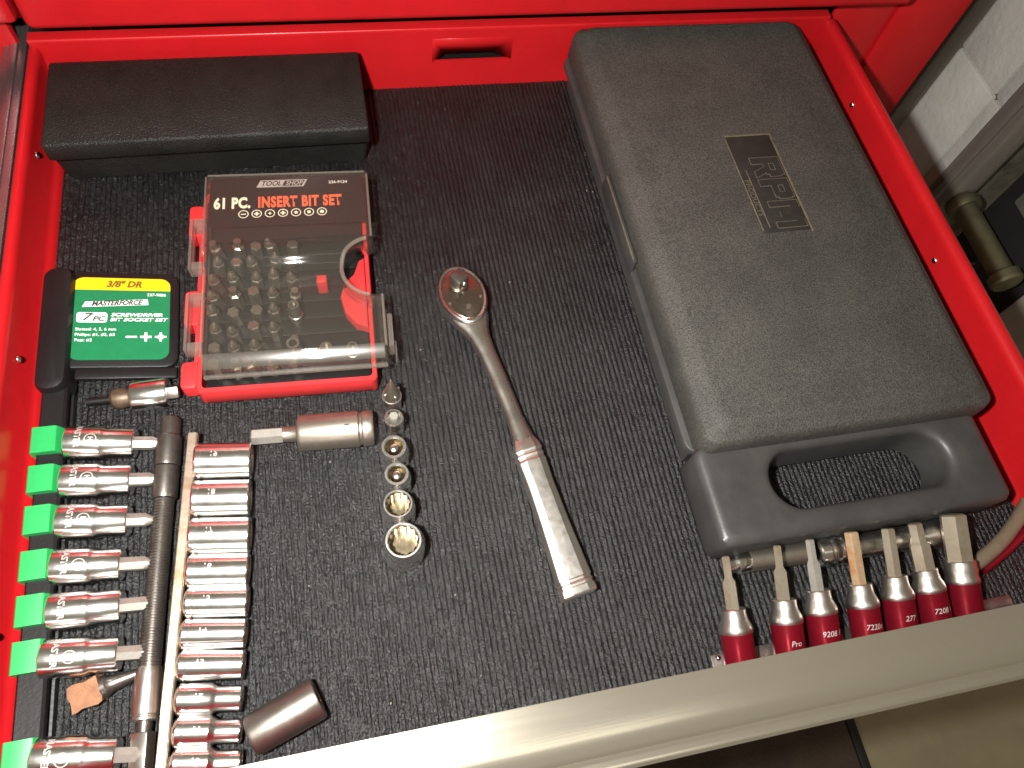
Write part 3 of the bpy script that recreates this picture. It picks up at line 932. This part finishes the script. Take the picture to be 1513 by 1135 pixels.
lt('Slotted: 4, 5, 6 mm', 0.27, M['lwhite'], -2.3, -0.78, xs=1.0, align='LEFT', bold=0.003)
lt('Phillips: #1, #2, #3', 0.27, M['lwhite'], -2.3, -1.14, xs=1.0, align='LEFT', bold=0.003)
lt('Pozi: #2', 0.27, M['lwhite'], -2.3, -1.5, xs=1.0, align='LEFT', bold=0.003)
b = B()
b.box(0.28, 0.86, -1.34, -1.22, 0.022, 0.03, mtx=PM)
b.box(1.02, 1.62, -1.35, -1.21, 0.022, 0.03, mtx=PM); b.box(1.25, 1.39, -1.58, -0.98, 0.022, 0.0305, mtx=PM)
b.box(1.80, 2.40, -1.34, -1.22, 0.022, 0.03, mtx=PM); b.box(2.04, 2.16, -1.58, -0.98, 0.022, 0.0305, mtx=PM)
b.prism([(1.87, -1.28), (2.1, -1.51), (2.33, -1.28), (2.1, -1.05)], 0.022, 0.031, 0, 1, PM)
b.build('tip_symbols', M['lwhite'], lc, ang=0)

SOCK = [((103, 655), (155, 655), (201, 655), (234, 656), 'flat'), ((97, 712), (150, 711), (196, 709), (229, 709), 'flat'),
        ((91, 772), (146, 771), (192, 769), (231, 767), 'cone'), ((83, 839), (137, 837), (182, 834), (230, 831), 'cone'),
        ((78, 905), (136, 900), (182, 895), (226, 890), 'flat'), ((68, 974), (133, 970), (178, 966), (217, 962), 'flat'),
        ((56, 1122), (130, 1119), (175, 1116), (212, 1113), 'flat')]
ORD = ['first', 'second', 'third', 'fourth', 'fifth', 'sixth', 'last']
clip_me = None
for i, (a, s1, s2, e, tip) in enumerate(SOCK):
    yc = at(a[0], a[1], 1.3).y
    # clip
    prof = [(-0.80, 0.95), (-0.80, 1.80), (-0.72, 1.9), (0.30, 1.88), (0.42, 1.82), (0.80, 1.05), (0.80, 0.7), (0.60, 0.62), (0.60, 0.95), (0.52, 1.45), (-0.64, 1.55), (-0.64, 0.95)]
    b = B(); b.extrude_profile(prof, -0.72, 0.72, 'y')
    o = b.build('clip', M['green'], rl); o.location = Vector((0, yc + RY + 0.15, 0)) * S
    p0, p1 = at(a[0] + 0.5, a[1], 1.32), at(*s2, 1.02)
    d = (p1 - p0)
    L2 = d.length
    L1 = (at(*s1, 1.12) - p0).length
    L3 = (at(*e, 0.85) - p0).length
    kind = 'flat slotted' if tip == 'flat' else 'pointed cross'
    t_ = thing('bit_socket', f'{ORD[i]} bit socket down from the green card, chrome with {kind} tip', 'bit socket', mtx=axis_m(p0, d), group='bit sockets on the green clip rail')
    B().lathe([(0, -0.16), (0.82, -0.16), (0.90, -0.08), (0.90, 0.07), (0.90, L1 - 0.12), (0.86, L1), (0.80, L1 + 0.14), (0.79, L2 - 0.06), (0.74, L2), (0.36, L2), (0, L2)], 48).build('socket_body', M['chrome'], t_)
    bb = B()
    if tip == 'flat':
        bb.lathe([(0, L2 - 0.01), (0.36, L2 - 0.01, 'h'), (0.36, L3 - 0.28, 'h'), (0.30, L3 - 0.12, 'h'), (0.28, L3), (0, L3)], 24)
    else:
        bb.lathe([(0, L2 - 0.01), (0.36, L2 - 0.01, 'h'), (0.36, L3 - 0.5, 'h'), (0.30, L3 - 0.36), (0.22, L3 - 0.18), (0.12, L3), (0, L3)], 24)
    bb.build('bit', M['bitsteel'], t_)
    # etched ring emblem and lettering; local X looks up
    text_wrap('MASTER', 0.40, M['etch'], t_, 0.906, 0.55, -0.2, along=False, bold=0.012)
    if i != 4:
        rg = B()
        rr_ = []
        for r in (0.30, 0.25):
            lp = []
            for k in range(24):
                th = 2 * math.pi * k / 24
                ang_ = 0.12 + r * math.sin(th) / 0.9
                lp.append((0.907 * math.cos(ang_), 0.907 * math.sin(ang_), 1.2 + r * math.cos(th)))
            rr_.append(lp)
        rg.loft(rr_, False, False)
        rg.build('emblem_ring', M['etch'], t_, ang=0)
        text_wrap('H', 0.34, M['etch'], t_, 0.907, 1.2, 0.12, along=False, name='emblem')

# ================================================================== UNIVERSAL JOINT
p0, p1 = at(191, 587, 0.85), at(250, 580, 0.85)
uj = thing('swivel_adaptor', 'chrome swivel adaptor with brown ball joint below the green card', 'socket adaptor', mtx=axis_m(p0, p1 - p0))
L = (p1 - p0).length
B().lathe([(0, 0.12), (0.70, 0.12), (0.82, 0.22), (0.85, 0.36), (0.85, L - 0.1), (0.80, L), (0.45, L), (0.45, L - 0.4), (0, L - 0.4)], 40).build('barrel', M['chrome'], uj)
B().box(-0.34, 0.34, -0.34, 0.34, L - 0.5, L + 0.55, 0.06, mtx=Matrix.Rotation(0.6, 4, 'Z')).build('drive_square', M['darksteel'], uj)
B().lathe([(0, -0.92), (0.42, -0.90), (0.56, -0.74), (0.60, -0.45), (0.54, -0.15), (0.5, 0.0), (0.5, 0.14), (0, 0.14)], 28).build('ball_joint', M['ball'], uj)
B().lathe([(0, -2.2), (0.20, -2.2), (0.22, -0.9), (0, -0.9)], 16).build('pin', M['black'], uj)

# ================================================================== FLEXIBLE EXTENSION
p0, p1 = at(253, 617, 0.75), at(214, 1066, 0.75)
fx = thing('flexible_extension', 'long dark flexible extension bar lying between the two socket rails', 'extension bar', mtx=axis_m(p0, p1 - p0))
L = (p1 - p0).length
def fz(py): return (at(250 - (py - 620) * 0.085, py, 0.75) - p0).length
z1, z2, z3, z4 = fz(645), fz(690), fz(738), fz(985)
B().lathe([(0, 0), (0.36, 0), (0.50, 0.12), (0.52, 0.3), (0.52, z1), (0, z1)], 28).build('end_socket', M['darksteel'], fx)
B().lathe([(0, z1), (0.55, z1), (0.64, z1 + 0.12), (0.66, z2 - 0.15), (0.62, z2), (0, z2)], 36).build('collar', M['darksteel'], fx)
B().lathe([(0, z2 + 0.02), (0.58, z2 + 0.02), (0.64, z2 + 0.1), (0.64, z3 - 0.2), (0.58, z3), (0, z3)], 36).build('collar', M['darksteel'], fx)
prof = [(0.3, z3)]
z = z3
while z < z4:
    prof += [(0.485, z + 0.02), (0.52, z + 0.06), (0.52, z + 0.10), (0.485, z + 0.14)]
    z += 0.15
prof.append((0.3, z4 + 0.1))
B().lathe(prof, 24).build('spring_shaft', M['darksteel'], fx)
B().lathe([(0, z4), (0.50, z4), (0.55, z4 + 0.05), (0.60, z4 + 0.4), (0.63, L - 0.5), (0.63, L - 0.3), (0.56, L - 0.26), (0.56, L - 0.2), (0.63, L - 0.16), (0.63, L - 0.05), (0.5, L), (0, L)], 36).build('ferrule', M['satin'], fx)
B().lathe([(0, L - 0.05), (0.34, L - 0.05), (0.34, L + 0.5), (0, L + 0.5)], 20).build('neck', M['darksteel'], fx)
B().box(-0.40, 0.40, -0.40, 0.40, L + 0.45, L + 2.4, 0.08, mtx=Matrix.Rotation(0.25, 4, 'Z')).build('drive_square', M['satin'], fx)

# ================================================================== STEEL RAIL WITH DEEP SOCKETS
p0, p1 = at(284, 640, 1.5), at(236, 1138, 1.5)
ang_ = math.atan2(p1.y - p0.y, p1.x - p0.x)
rm = Matrix.Translation((p0.x, p0.y, 0)) @ Matrix.Rotation(ang_, 4, 'Z')       # local X runs down the rail to the front
sr = thing('socket_rail', 'scuffed steel socket rail holding a column of chrome sockets', 'socket rail', mtx=rm)
L = (Vector((p1.x, p1.y)) - Vector((p0.x, p0.y))).length
prof = [(-0.22, 0.03), (-0.22, 1.5), (-0.16, 1.58), (0.22, 1.58), (0.28, 1.5), (0.28, 1.2), (0.2, 1.2), (0.2, 1.48), (-0.14, 1.48), (-0.14, 0.03)]
B().extrude_profile([(y, z) for y, z in prof], 0, L, 'x').build('channel', M['railsteel'], sr, ang=25)
DEEP = [(683, 290, 372, 1.01, 0), (738, 286, 370, 0.99, 0), (793, 282, 370, 0.95, 0), (845, 279, 368, 0.87, 0), (891, 276, 367, 0.76, 0), (938, 270, 364, 0.74, 0.04), (984, 266, 361, 0.73, 0.06),
        (1034, 263, 358, 0.72, 0.14), (1082, 260, 357, 0.71, 0.18), (1128, 257, 357, 0.68, 0.16)]
OR2 = ['topmost', 'second from the top', 'third from the top', 'fourth from the top', 'fifth from the top', 'sixth from the top', 'seventh from the top', 'eighth from the top', 'ninth from the top', 'lowest']
inv = rm.inverted()
for i, (y, x0, x1, r, st) in enumerate(DEEP):
    a, e = at(x0, y, 1.22), at(x1, y - 2, 0.98)
    d = e - a
    L2 = d.length
    t_ = thing('deep_socket', f'chrome socket {OR2[i]} on the scuffed steel rail' + (', stepped narrower to the right' if st > 0.1 else ''), 'socket', mtx=axis_m(a, d), group='chrome sockets on the steel rail')
    if st > 0.1:
        pr = [(0, -0.1), (0.5, -0.1), (r - 0.08, -0.02), (r, 0.08), (r, 0.32), (r - 0.025, 0.34), (r - 0.025, 0.40), (r, 0.42), (r, L2 * 0.52), (r - st * 0.7, L2 * 0.58), (r - st, L2 * 0.62), (r - st, L2 - 0.06), (r - st - 0.06, L2), (r - st - 0.2, L2), (r - st - 0.22, L2 - 1.0), (0, L2 - 1.0)]
    else:
        pr = [(0, -0.1), (0.5, -0.1), (r - 0.08, -0.02), (r, 0.08), (r, 0.32), (r - 0.025, 0.34), (r - 0.025, 0.40), (r, 0.42), (r - st, L2 - 0.06), (r - st - 0.06, L2), (r - st - 0.18, L2), (r - st - 0.2, L2 - 1.0), (0, L2 - 1.0)]
    B().lathe(pr, 56).build('socket_body', M['chrome'], t_)
    text_wrap(('19', '18', '17', '16', '15', '14', '13', '12', '11', '10')[i], 0.42, M['etch'], t_, r + 0.008, 0.98, -0.1, along=True, bold=0.006)
    q = inv @ a
    cb = B(); cb.box(q.x - 0.3, q.x + 0.3, 0.29, 0.62, 0.75, 1.5, 0.06); cb.box(q.x - 0.35, q.x + 0.35, 0.63, 0.75, 0.55, 1.6, 0.05)
    cb.build('spring_clip', M['darksteel'], sr)

# ================================================================== RUSTY HEADED PIECE
p0, p1 = at(104, 1034, 0.55), at(222, 988, 0.5)
rp = thing('rusty_bit', 'short piece with rusty square head and tapered dark shank at lower left', 'tool bit', mtx=axis_m(p0, p1 - p0))
L = (p1 - p0).length
t = bmesh.new(); bmesh.ops.create_cube(t, size=1)
bmesh.ops.subdivide_edges(t, edges=t.edges, cuts=4, use_grid_fill=True)
for vv in t.verts:
    vv.co = Vector((vv.co.x * 1.0, vv.co.y * 1.15, vv.co.z * 1.35 + 0.75))
    n_ = mnoise.noise_vector(vv.co * 2.3) * 0.13
    vv.co += n_
B().merge(t, Matrix.Rotation(0.3, 4, 'Z')).build('rusty_head', M['rust'], rp, ang=25)
B().lathe([(0, 1.35), (0.52, 1.38), (0.52, 1.6), (0.40, 1.75), (0.36, 2.0), (0.30, 2.6), (0.14, 3.4), (0.05, L), (0, L)], 24).build('shank', M['darksteel'], rp)

# ================================================================== LOOSE IMPACT SOCKET
p0, p1 = at(370, 1089, 1.02), at(471, 1030, 1.02)
im = thing('impact_socket', 'loose gunmetal impact socket lying by the front edge', 'socket', mtx=axis_m(p0, p1 - p0))
L = (p1 - p0).length
B().lathe([(0, 0.35), (0.45, 0.35), (0.45, 0.02), (0.8, 0.0), (0.90, 0.05), (0.95, 0.18), (1.02, L - 0.15), (0.99, L - 0.03), (0.93, L), (0.72, L), (0.68, L - 0.1, 'h'), (0.68, L - 1.6, 'h'), (0, L - 1.7)], 60).build('socket_body', M['gunmetal'], im)
B().lathe([(0.675, L - 0.06, 'h'), (0.675, L - 1.58, 'h'), (0, L - 1.6)], 60).build('bore', M['hole'], im)

# ================================================================== GREY HEX BIT SOCKET
p0, p1 = at(372, 646, 1.0), at(552, 632, 1.0)
hx = thing('impact_hex_socket', 'grey impact socket with a square ended hex bit pointing left', 'bit socket', mtx=axis_m(p0, p1 - p0))
L = (p1 - p0).length
n0 = (at(419, 642, 1.0) - p0).length; n1 = (at(440, 640, 1.0) - p0).length; g0 = (at(531, 634, 1.0) - p0).length
hm = Matrix.Rotation(R(0), 4, 'Z')
B().lathe([(0, 0), (0.40, 0, 'h'), (0.46, 0.06, 'h'), (0.46, n0 - 0.03, 'h'), (0.40, n0, 'h'), (0, n0)], 24, Matrix.Rotation(R(30), 4, 'Z')).build('hex_bit', M['bitsteel'], hx)
B().lathe([(0, n0 - 0.01), (0.42, n0 - 0.01), (0.44, n1 - 0.1), (0.50, n1), (0, n1)], 28).build('neck', M['greysteel'], hx)
B().lathe([(0, n1 - 0.01), (0.72, n1 - 0.01), (0.92, n1 + 0.08), (1.0, n1 + 0.25), (1.02, g0 - 0.05), (0.98, g0), (0.91, g0 + 0.06), (0.91, g0 + 0.14), (0.98, g0 + 0.2), (1.0, g0 + 0.26), (1.0, L - 0.12), (0.94, L), (0.55, L), (0.5, L - 0.8), (0, L - 0.8)], 56).build('socket_body', M['greysteel'], hx)
text_wrap('H5', 0.42, M['lblack'], hx, 1.024, g0 - 0.62, 0.32, along=False, bold=0.004)

# ================================================================== ROW OF SMALL UPRIGHT PIECES
c = at(580, 601, 0); c.z = 0.0
u1 = thing('pointed_bit', 'pointed steel bit standing upright at the back of the small row', 'screwdriver bit', c)
B().lathe([(0, 0.02), (0.5, 0.02), (0.52, 0.1), (0.52, 1.25), (0.48, 1.32), (0.55, 1.40), (0.55, 1.52), (0, 1.52)], 32).build('collar', M['satin'], u1)
b = B(); b.lathe([(0, 1.5), (0.53, 1.5), (0.46, 1.75), (0.30, 2.4), (0.14, 3.05), (0.04, 3.45), (0, 3.5)], 32)
for k in range(4):
    b.box(0.0, 0.50, -0.06, 0.06, 1.5, 2.1, 0.02, mtx=Matrix.Rotation(k * math.pi / 2 + 0.4, 4, 'Z'))
b.build('point', M['greysteel'], u1)
c = at(582, 618, 1.9); c.z = 0.0
u2 = thing('bit_adaptor', 'slim open topped bit adaptor standing right in front of the pointed bit', 'socket adaptor', c)
B().lathe([(0, 0.02), (0.5, 0.02), (0.54, 0.08), (0.54, 0.9), (0.48, 1.0), (0.48, 1.15), (0.54, 1.22), (0.54, 1.95), (0.50, 2.0), (0.44, 2.0), (0.42, 1.9), (0.42, 1.2), (0, 1.2)], 36).build('sleeve', M['satinbright'], u2)
B().lathe([(0, 1.1), (0.31, 1.1, 'h'), (0.31, 2.15, 'h'), (0.25, 2.25, 'h'), (0, 2.25)], 24).build('hex_stub', M['bitsteel'], u2)
SM = [((582, 660), 2.3, 0.80, 'smallest socket of the standing row, third piece from the back', True), ((586, 700), 2.3, 0.76, 'second smallest standing socket with steel stud inside, fourth piece from the back', True),
      ((588, 744), 2.35, 0.90, 'fifth standing piece from the back, chrome socket with open brownish bore', False), ((596, 798), 2.45, 1.10, 'largest chrome socket standing nearest the front of the small row', False)]
for (px, py), h, r, lab, stud in SM:
    c = at(px, py, h); c.z = 0.0
    t_ = thing('small_socket', lab, 'socket', c, group='small chrome sockets standing in a row')
    ri = r * (0.70 if not stud else 0.62)
    B().lathe([(0, 0.02), (r * 0.92, 0.02), (r * 1.0, 0.1), (r * 1.0, h * 0.30), (r * 0.95, h * 0.34), (r * 0.95, h * 0.42), (r, h * 0.46), (r * 1.0, h * 0.74), (r * 0.90, h * 0.84), (r * 0.86, h - 0.06), (r * 0.82, h), (ri + 0.05, h), (ri, h - 0.04), (ri * 0.97, h - 0.10)], 56).build('socket_body', M['satinbright'], t_)
    if stud:
        B().lathe([(ri * 0.97, h - 0.08), (ri * 0.92, h - 0.9), (0, h - 0.95)], 48).build('bore', M['bore'], t_)
        B().lathe([(0.30, h - 0.95), (0.30, h - 0.32), (0.22, h - 0.18), (0.1, h - 0.12), (0, h - 0.11)], 28).build('stud', M['chrome'], t_)
    else:
        pr = []
        t_n = 12
        b = B(); tt = bmesh.new(); rings = []
        for z_ in (h - 0.075, h - 1.3):
            rings.append([tt.verts.new(((ri * (0.98 if k % 4 < 2 else 0.90)) * math.cos(2 * math.pi * k / 48), (ri * (0.98 if k % 4 < 2 else 0.90)) * math.sin(2 * math.pi * k / 48), z_)) for k in range(48)])
        for k in range(48): tt.faces.new((rings[0][k], rings[0][(k + 1) % 48], rings[1][(k + 1) % 48], rings[1][k]))
        tt.faces.new(rings[1]); bmesh.ops.recalc_face_normals(tt, faces=tt.faces); bmesh.ops.reverse_faces(tt, faces=tt.faces)
        b.merge(tt).build('bore', M['bore'], t_, ang=20)

# ================================================================== RATCHET
z_r = 1.35
h0, h1 = at(683, 436, z_r), at(705, 512, 1.05)
n1_, g1, g2 = at(768, 636, 0.95), at(775, 652, 0.95), at(857, 880, 0.95)
ax = (g2 - h0); ax.z = 0
rt = thing('ratchet', 'chrome ratchet wrench lying in the middle of the black liner', 'ratchet wrench', mtx=Matrix.Translation((h0.x, h0.y, 0)) @ Matrix.Rotation(math.atan2(ax.y, ax.x), 4, 'Z'))
ri_ = rt.matrix_world.copy(); ri_.translation = ri_.translation / S
ri_ = ri_.inverted()
def RL(p): q_ = ri_ @ Vector((p.x, p.y, 0)); return q_.x, q_.y
n1x, n1y = RL(n1_); g1x, g1y = RL(g1); g2x, g2y = RL(g2); nbx, nby = RL(h1)
def sec(x, y, w, h, zc, ex=2.0, n=36, skew=0.0):
    out = []
    for k in range(n):
        th = 2 * math.pi * k / n
        c_, s_ = math.cos(th), math.sin(th)
        out.append((x, y + w * math.copysign(abs(c_) ** (2 / ex), c_), zc + h * math.copysign(abs(s_) ** (2 / ex), s_)))
    return out
# head: egg outline seen from above
egg = []
for k in range(64):
    th = 2 * math.pi * k / 64
    x = 2.05 * math.cos(th); w = 1.50 * math.sin(th)
    if x > 0: w *= (1 - 0.10 * (x / 2.05) ** 2); x *= 1.12
    egg.append((x - 0.05, w))
def eggs(k, z): return [(p[0] * k, p[1] * k, z) for p in egg]
b = B(); b.loft([eggs(0.82, 0.32), eggs(0.94, 0.42), eggs(1.0, 0.62), eggs(1.0, 1.40), eggs(0.975, 1.55), eggs(0.92, 1.62), eggs(0.86, 1.60), eggs(0.85, 1.52)])
b.build('head', M['ratchet'], rt, ang=40)
b = B(); b.loft([eggs(0.84, 1.45), eggs(0.84, 1.585), eggs(0.81, 1.62)]); b.build('cover_plate', M['plate'], rt, ang=30)
b = B(); b.lathe([(0.62, 1.60), (0.62, 1.72), (0.54, 1.76), (0, 1.76)], 32, T(-0.75, 0, 0)); b.build('drive_hub', M['plate'], rt)
b = B(); b.box(-0.45, 0.45, -0.45, 0.45, 1.74, 2.42, 0.08, 2, T(-0.75, 0, 0, 28)); ds = b.build('drive_square', M['darksteel'], rt)
t = bmesh.new(); bmesh.ops.create_uvsphere(t, u_segments=14, v_segments=8, radius=0.15)
B().merge(t, T(-0.75, 0, 2.08, 28) @ Matrix.Translation((0.45, 0, 0))).build('detent_ball', M['chrome'], ds)
for x, y, r in ((1.05, 0.05, 0.16), (0.55, 1.0, 0.08), (0.55, -1.0, 0.08)):
    B().lathe([(r * 1.1, 1.60), (r, 1.655), (0, 1.66)], 16, T(x, y, 0)).build('cover_screw', M['chrome'], rt)
# neck
b = B(); lp = []
for s_, w, h, zc in ((1.5, 1.22, 0.5, 1.0), (2.0, 1.02, 0.5, 1.0), (2.5, 0.80, 0.46, 0.98), (3.1, 0.64, 0.45, 0.95), (4.2, 0.55, 0.42, 0.9), (6.5, 0.52, 0.40, 0.85), (n1x - 1.0, 0.50, 0.39, 0.82), (n1x - 0.3, 0.55, 0.42, 0.82), (g1x + 0.1, 0.7, 0.5, 0.82)):
    f_ = (s_ - 1.5) / (g1x - 1.5)
    y = f_ * g1y + math.sin(f_ * math.pi) * (0.12)
    lp.append(sec(s_, y, w, h, zc, 2.3))
b.loft(lp); b.build('neck', M['ratchet'], rt, ang=60)
# grip
b = B(); lp = []
GL = g2x - g1x
for f_, w, h in ((-0.045, 0.50, 0.42), (0.0, 0.66, 0.5), (0.035, 0.78, 0.58), (0.07, 0.84, 0.62), (0.082, 0.78, 0.57), (0.094, 0.78, 0.57), (0.105, 0.84, 0.62), (0.118, 0.78, 0.57), (0.13, 0.78, 0.57), (0.145, 0.83, 0.62), (0.3, 0.78, 0.62), (0.55, 0.82, 0.64), (0.8, 0.92, 0.66), (0.90, 0.96, 0.68), (0.907, 0.90, 0.63), (0.918, 0.90, 0.63), (0.926, 0.97, 0.68), (0.934, 0.91, 0.63), (0.945, 0.91, 0.63), (0.953, 0.98, 0.69), (0.99, 1.0, 0.69), (1.0, 0.95, 0.64)):
    s_ = g1x + f_ * GL
    y = g1y + (g2y - g1y) * f_
    n = 40; l2 = []
    # flat top facet, slanted side facets
    for p_, q_ in ((-1.0, -0.55), (-1.0, 0.30), (-0.97, 0.60), (-0.90, 0.72), (-0.46, 0.985), (0.0, 1.01), (0.46, 0.985), (0.90, 0.72), (0.97, 0.60), (1.0, 0.30), (1.0, -0.55), (0.85, -0.95), (0.6, -1.0), (-0.6, -1.0), (-0.85, -0.95)):
        l2.append((s_, y + p_ * w, 0.80 + q_ * h))
    lp.append(l2)
b.loft(lp); b.build('grip', M['grip'], rt, ang=16)

# ================================================================== RED SLEEVED HEX BIT SOCKETS
HEX = [((1072, 822), (1095, 985), 'two', 0.37, 0.22, 'hexsteel', '', 'leftmost red sleeved hex bit socket, thin stepped tip'),
       ((1148, 806), (1168, 970), 'two', 0.37, 0.22, 'hexsteel', 'Pro', 'second red sleeved hex bit socket from the left, thin stepped tip'),
       ((1196, 797), (1221, 955), 'two', 0.37, 0.25, 'bitsteel', '9208 1', 'third red sleeved hex bit socket from the left, greyer stepped tip'),
       ((1257, 786), (1283, 945), 'one', 0.40, 0, 'rusty', '7220n', 'red sleeved hex bit socket with orange rust streak, middle of the row'),
       ((1311, 781), (1334, 932), 'one', 0.38, 0, 'hexsteel', '277', 'fifth red sleeved hex bit socket from the left, straight slim hex'),
       ((1351, 773), (1384, 920), 'two', 0.56, 0.40, 'hexsteel', '7208 1', 'sixth red sleeved hex bit socket from the left, thick stepped hex'),
       ((1407, 760), (1430, 908), 'one', 0.71, 0, 'hexsteel', '', 'rightmost red sleeved hex bit socket with the thickest hex')]
for (tp_, bt, kind, r1, r2, mk, wr, lab) in HEX:
    e = at(*tp_, 2.75); a = at(*bt, 0.93)
    d = (e - a).normalized()
    k_ = (a.y - 0.98) / d.y if d.y else 0
    L = (e - a).length
    t_ = thing('hex_bit_socket', lab, 'bit socket', mtx=axis_m(a, d), group='red sleeved hex bit sockets')
    s0 = 1.72; s1 = s0 + 1.22
    B().lathe([(0, -0.0), (0.78, -0.0), (0.83, 0.06), (0.83, s0), (0, s0)], 48).build('red_sleeve', M['sleeve'], t_)
    cr_ = 0.64 if r1 < 0.7 else 0.80
    B().lathe([(0, s0 + 0.002), (0.845, s0 + 0.002), (0.86, s0 + 0.08), (0.86, s0 + 0.22), (0.80, s0 + 0.42), (cr_ + 0.04, s0 + 0.68), (cr_, s0 + 0.95), (cr_, s1 - 0.04), (cr_ - 0.04, s1), (0, s1)], 48).build('collar', M['satin'], t_)
    hb_ = B(); hm = Matrix.Rotation(R(30), 4, 'Z')
    if kind == 'two':
        m_ = s1 + (L - s1) * 0.58
        hb_.lathe([(0, s1 - 0.01), (r1, s1 - 0.01, 'h'), (r1, m_ - 0.2, 'h'), (r2 * 1.1, m_, 'h'), (r2, m_ + 0.08, 'h'), (r2, L - 0.06, 'h'), (r2 * 0.8, L, 'h'), (0, L)], 24, hm)
    else:
        hb_.lathe([(0, s1 - 0.01), (r1, s1 - 0.01, 'h'), (r1, L - 0.08, 'h'), (r1 * 0.85, L, 'h'), (0, L)], 24, hm)
    hb_.build('hex_bit', M[mk], t_)
    if wr:
        text_wrap(wr, 0.40, M['lgrey'], t_, 0.834, 0.78, 0.0, along=False, bold=0.0, shear=0.2)
hr_ = thing('socket_rail', 'low steel rail under the red sleeved hex bit sockets', 'socket rail', (25, 1.6, 0))
b = B(); b.box(-9.2, 9.4, -0.5, 0.25, 0.03, 0.14, 0.03); b.box(-9.2, 9.4, -0.7, -0.52, 0.03, 0.45, 0.03)
b.build('channel', M['darksteel'], hr_)
for x in (-7.7, -3.9, -1.0, 1.5, 3.4, 5.6, 8.0):
    t = bmesh.new(); bmesh.ops.create_uvsphere(t, u_segments=12, v_segments=8, radius=0.16)
    o = B().merge(t).build('clip_stud', M['chrome'], hr_); o.location = Vector((x - 1.15, 0.05, 0.2)) * S

# ================================================================== BARS BEHIND THE HEX BITS
def bar(pa, pb, prof_fn, name, label, material, part):
    t_ = thing(name, label, 'extension bar', mtx=axis_m(pa, pb - pa))
    L = (pb - pa).length
    for nm, pr, mt_ in prof_fn(L):
        B().lathe(pr, 36).build(nm, mt_, t_)
bar(at(1070, 834, 0.68), at(1196, 815, 0.68), lambda L: [('end_ring', [(0, 0), (0.5, 0), (0.58, 0.1), (0.58, 0.45), (0.48, 0.52), (0.48, 0.62), (0.67, 0.7), (0.67, 1.3), (0.6, 1.42), (0, 1.42)], M['chrome']),
    ('shaft', [(0, 1.4), (0.62, 1.4), (0.62, L), (0, L)], M['greysteel'])], 'extension_bar', 'brownish extension bar lying behind the left hex bits', None, None)
bar(at(1205, 817, 0.9), at(1400, 786, 0.9), lambda L: [('ringed_end', [(0, 0), (0.6, 0), (0.80, 0.08), (0.86, 0.5), (0.74, 0.6), (0.74, 0.75), (0.89, 0.85), (0.89, 1.1), (0.76, 1.2), (0.76, 1.32), (0.89, 1.42), (0.89, 2.3), (0.66, 2.45), (0, 2.45)], M['chrome']),
    ('shaft', [(0, 2.4), (0.68, 2.4), (0.70, L - 2.0), (0.82, L - 1.8), (0.82, L), (0, L)], M['ratchet'])], 'extension_bar', 'ringed chrome extension bar lying behind the right hex bits', None, None)
# curved strip in the front right corner
cvx = thing('curved_handle', 'curved beige and red strip lying in the front right corner', 'tool handle', at(1475, 800, 0))
c0 = at(1475, 800, 0)
pts_ = [at(px, py, 0.75) - c0 for px, py in ((1436, 838), (1452, 826), (1470, 811), (1488, 792), (1504, 770), (1520, 742))]
B().tube([(p.x, p.y, 0.62) for p in pts_], 0.42, 14).build('beige_band', M['beigecoat'], cvx)
pts_ = [at(px, py, 0.4) - c0 for px, py in ((1452, 842), (1466, 831), (1484, 816), (1502, 798), (1518, 778), (1536, 748))]
B().tube([(p.x, p.y, 0.36) for p in pts_], 0.30, 12).build('red_band', M['sleeve'], cvx)
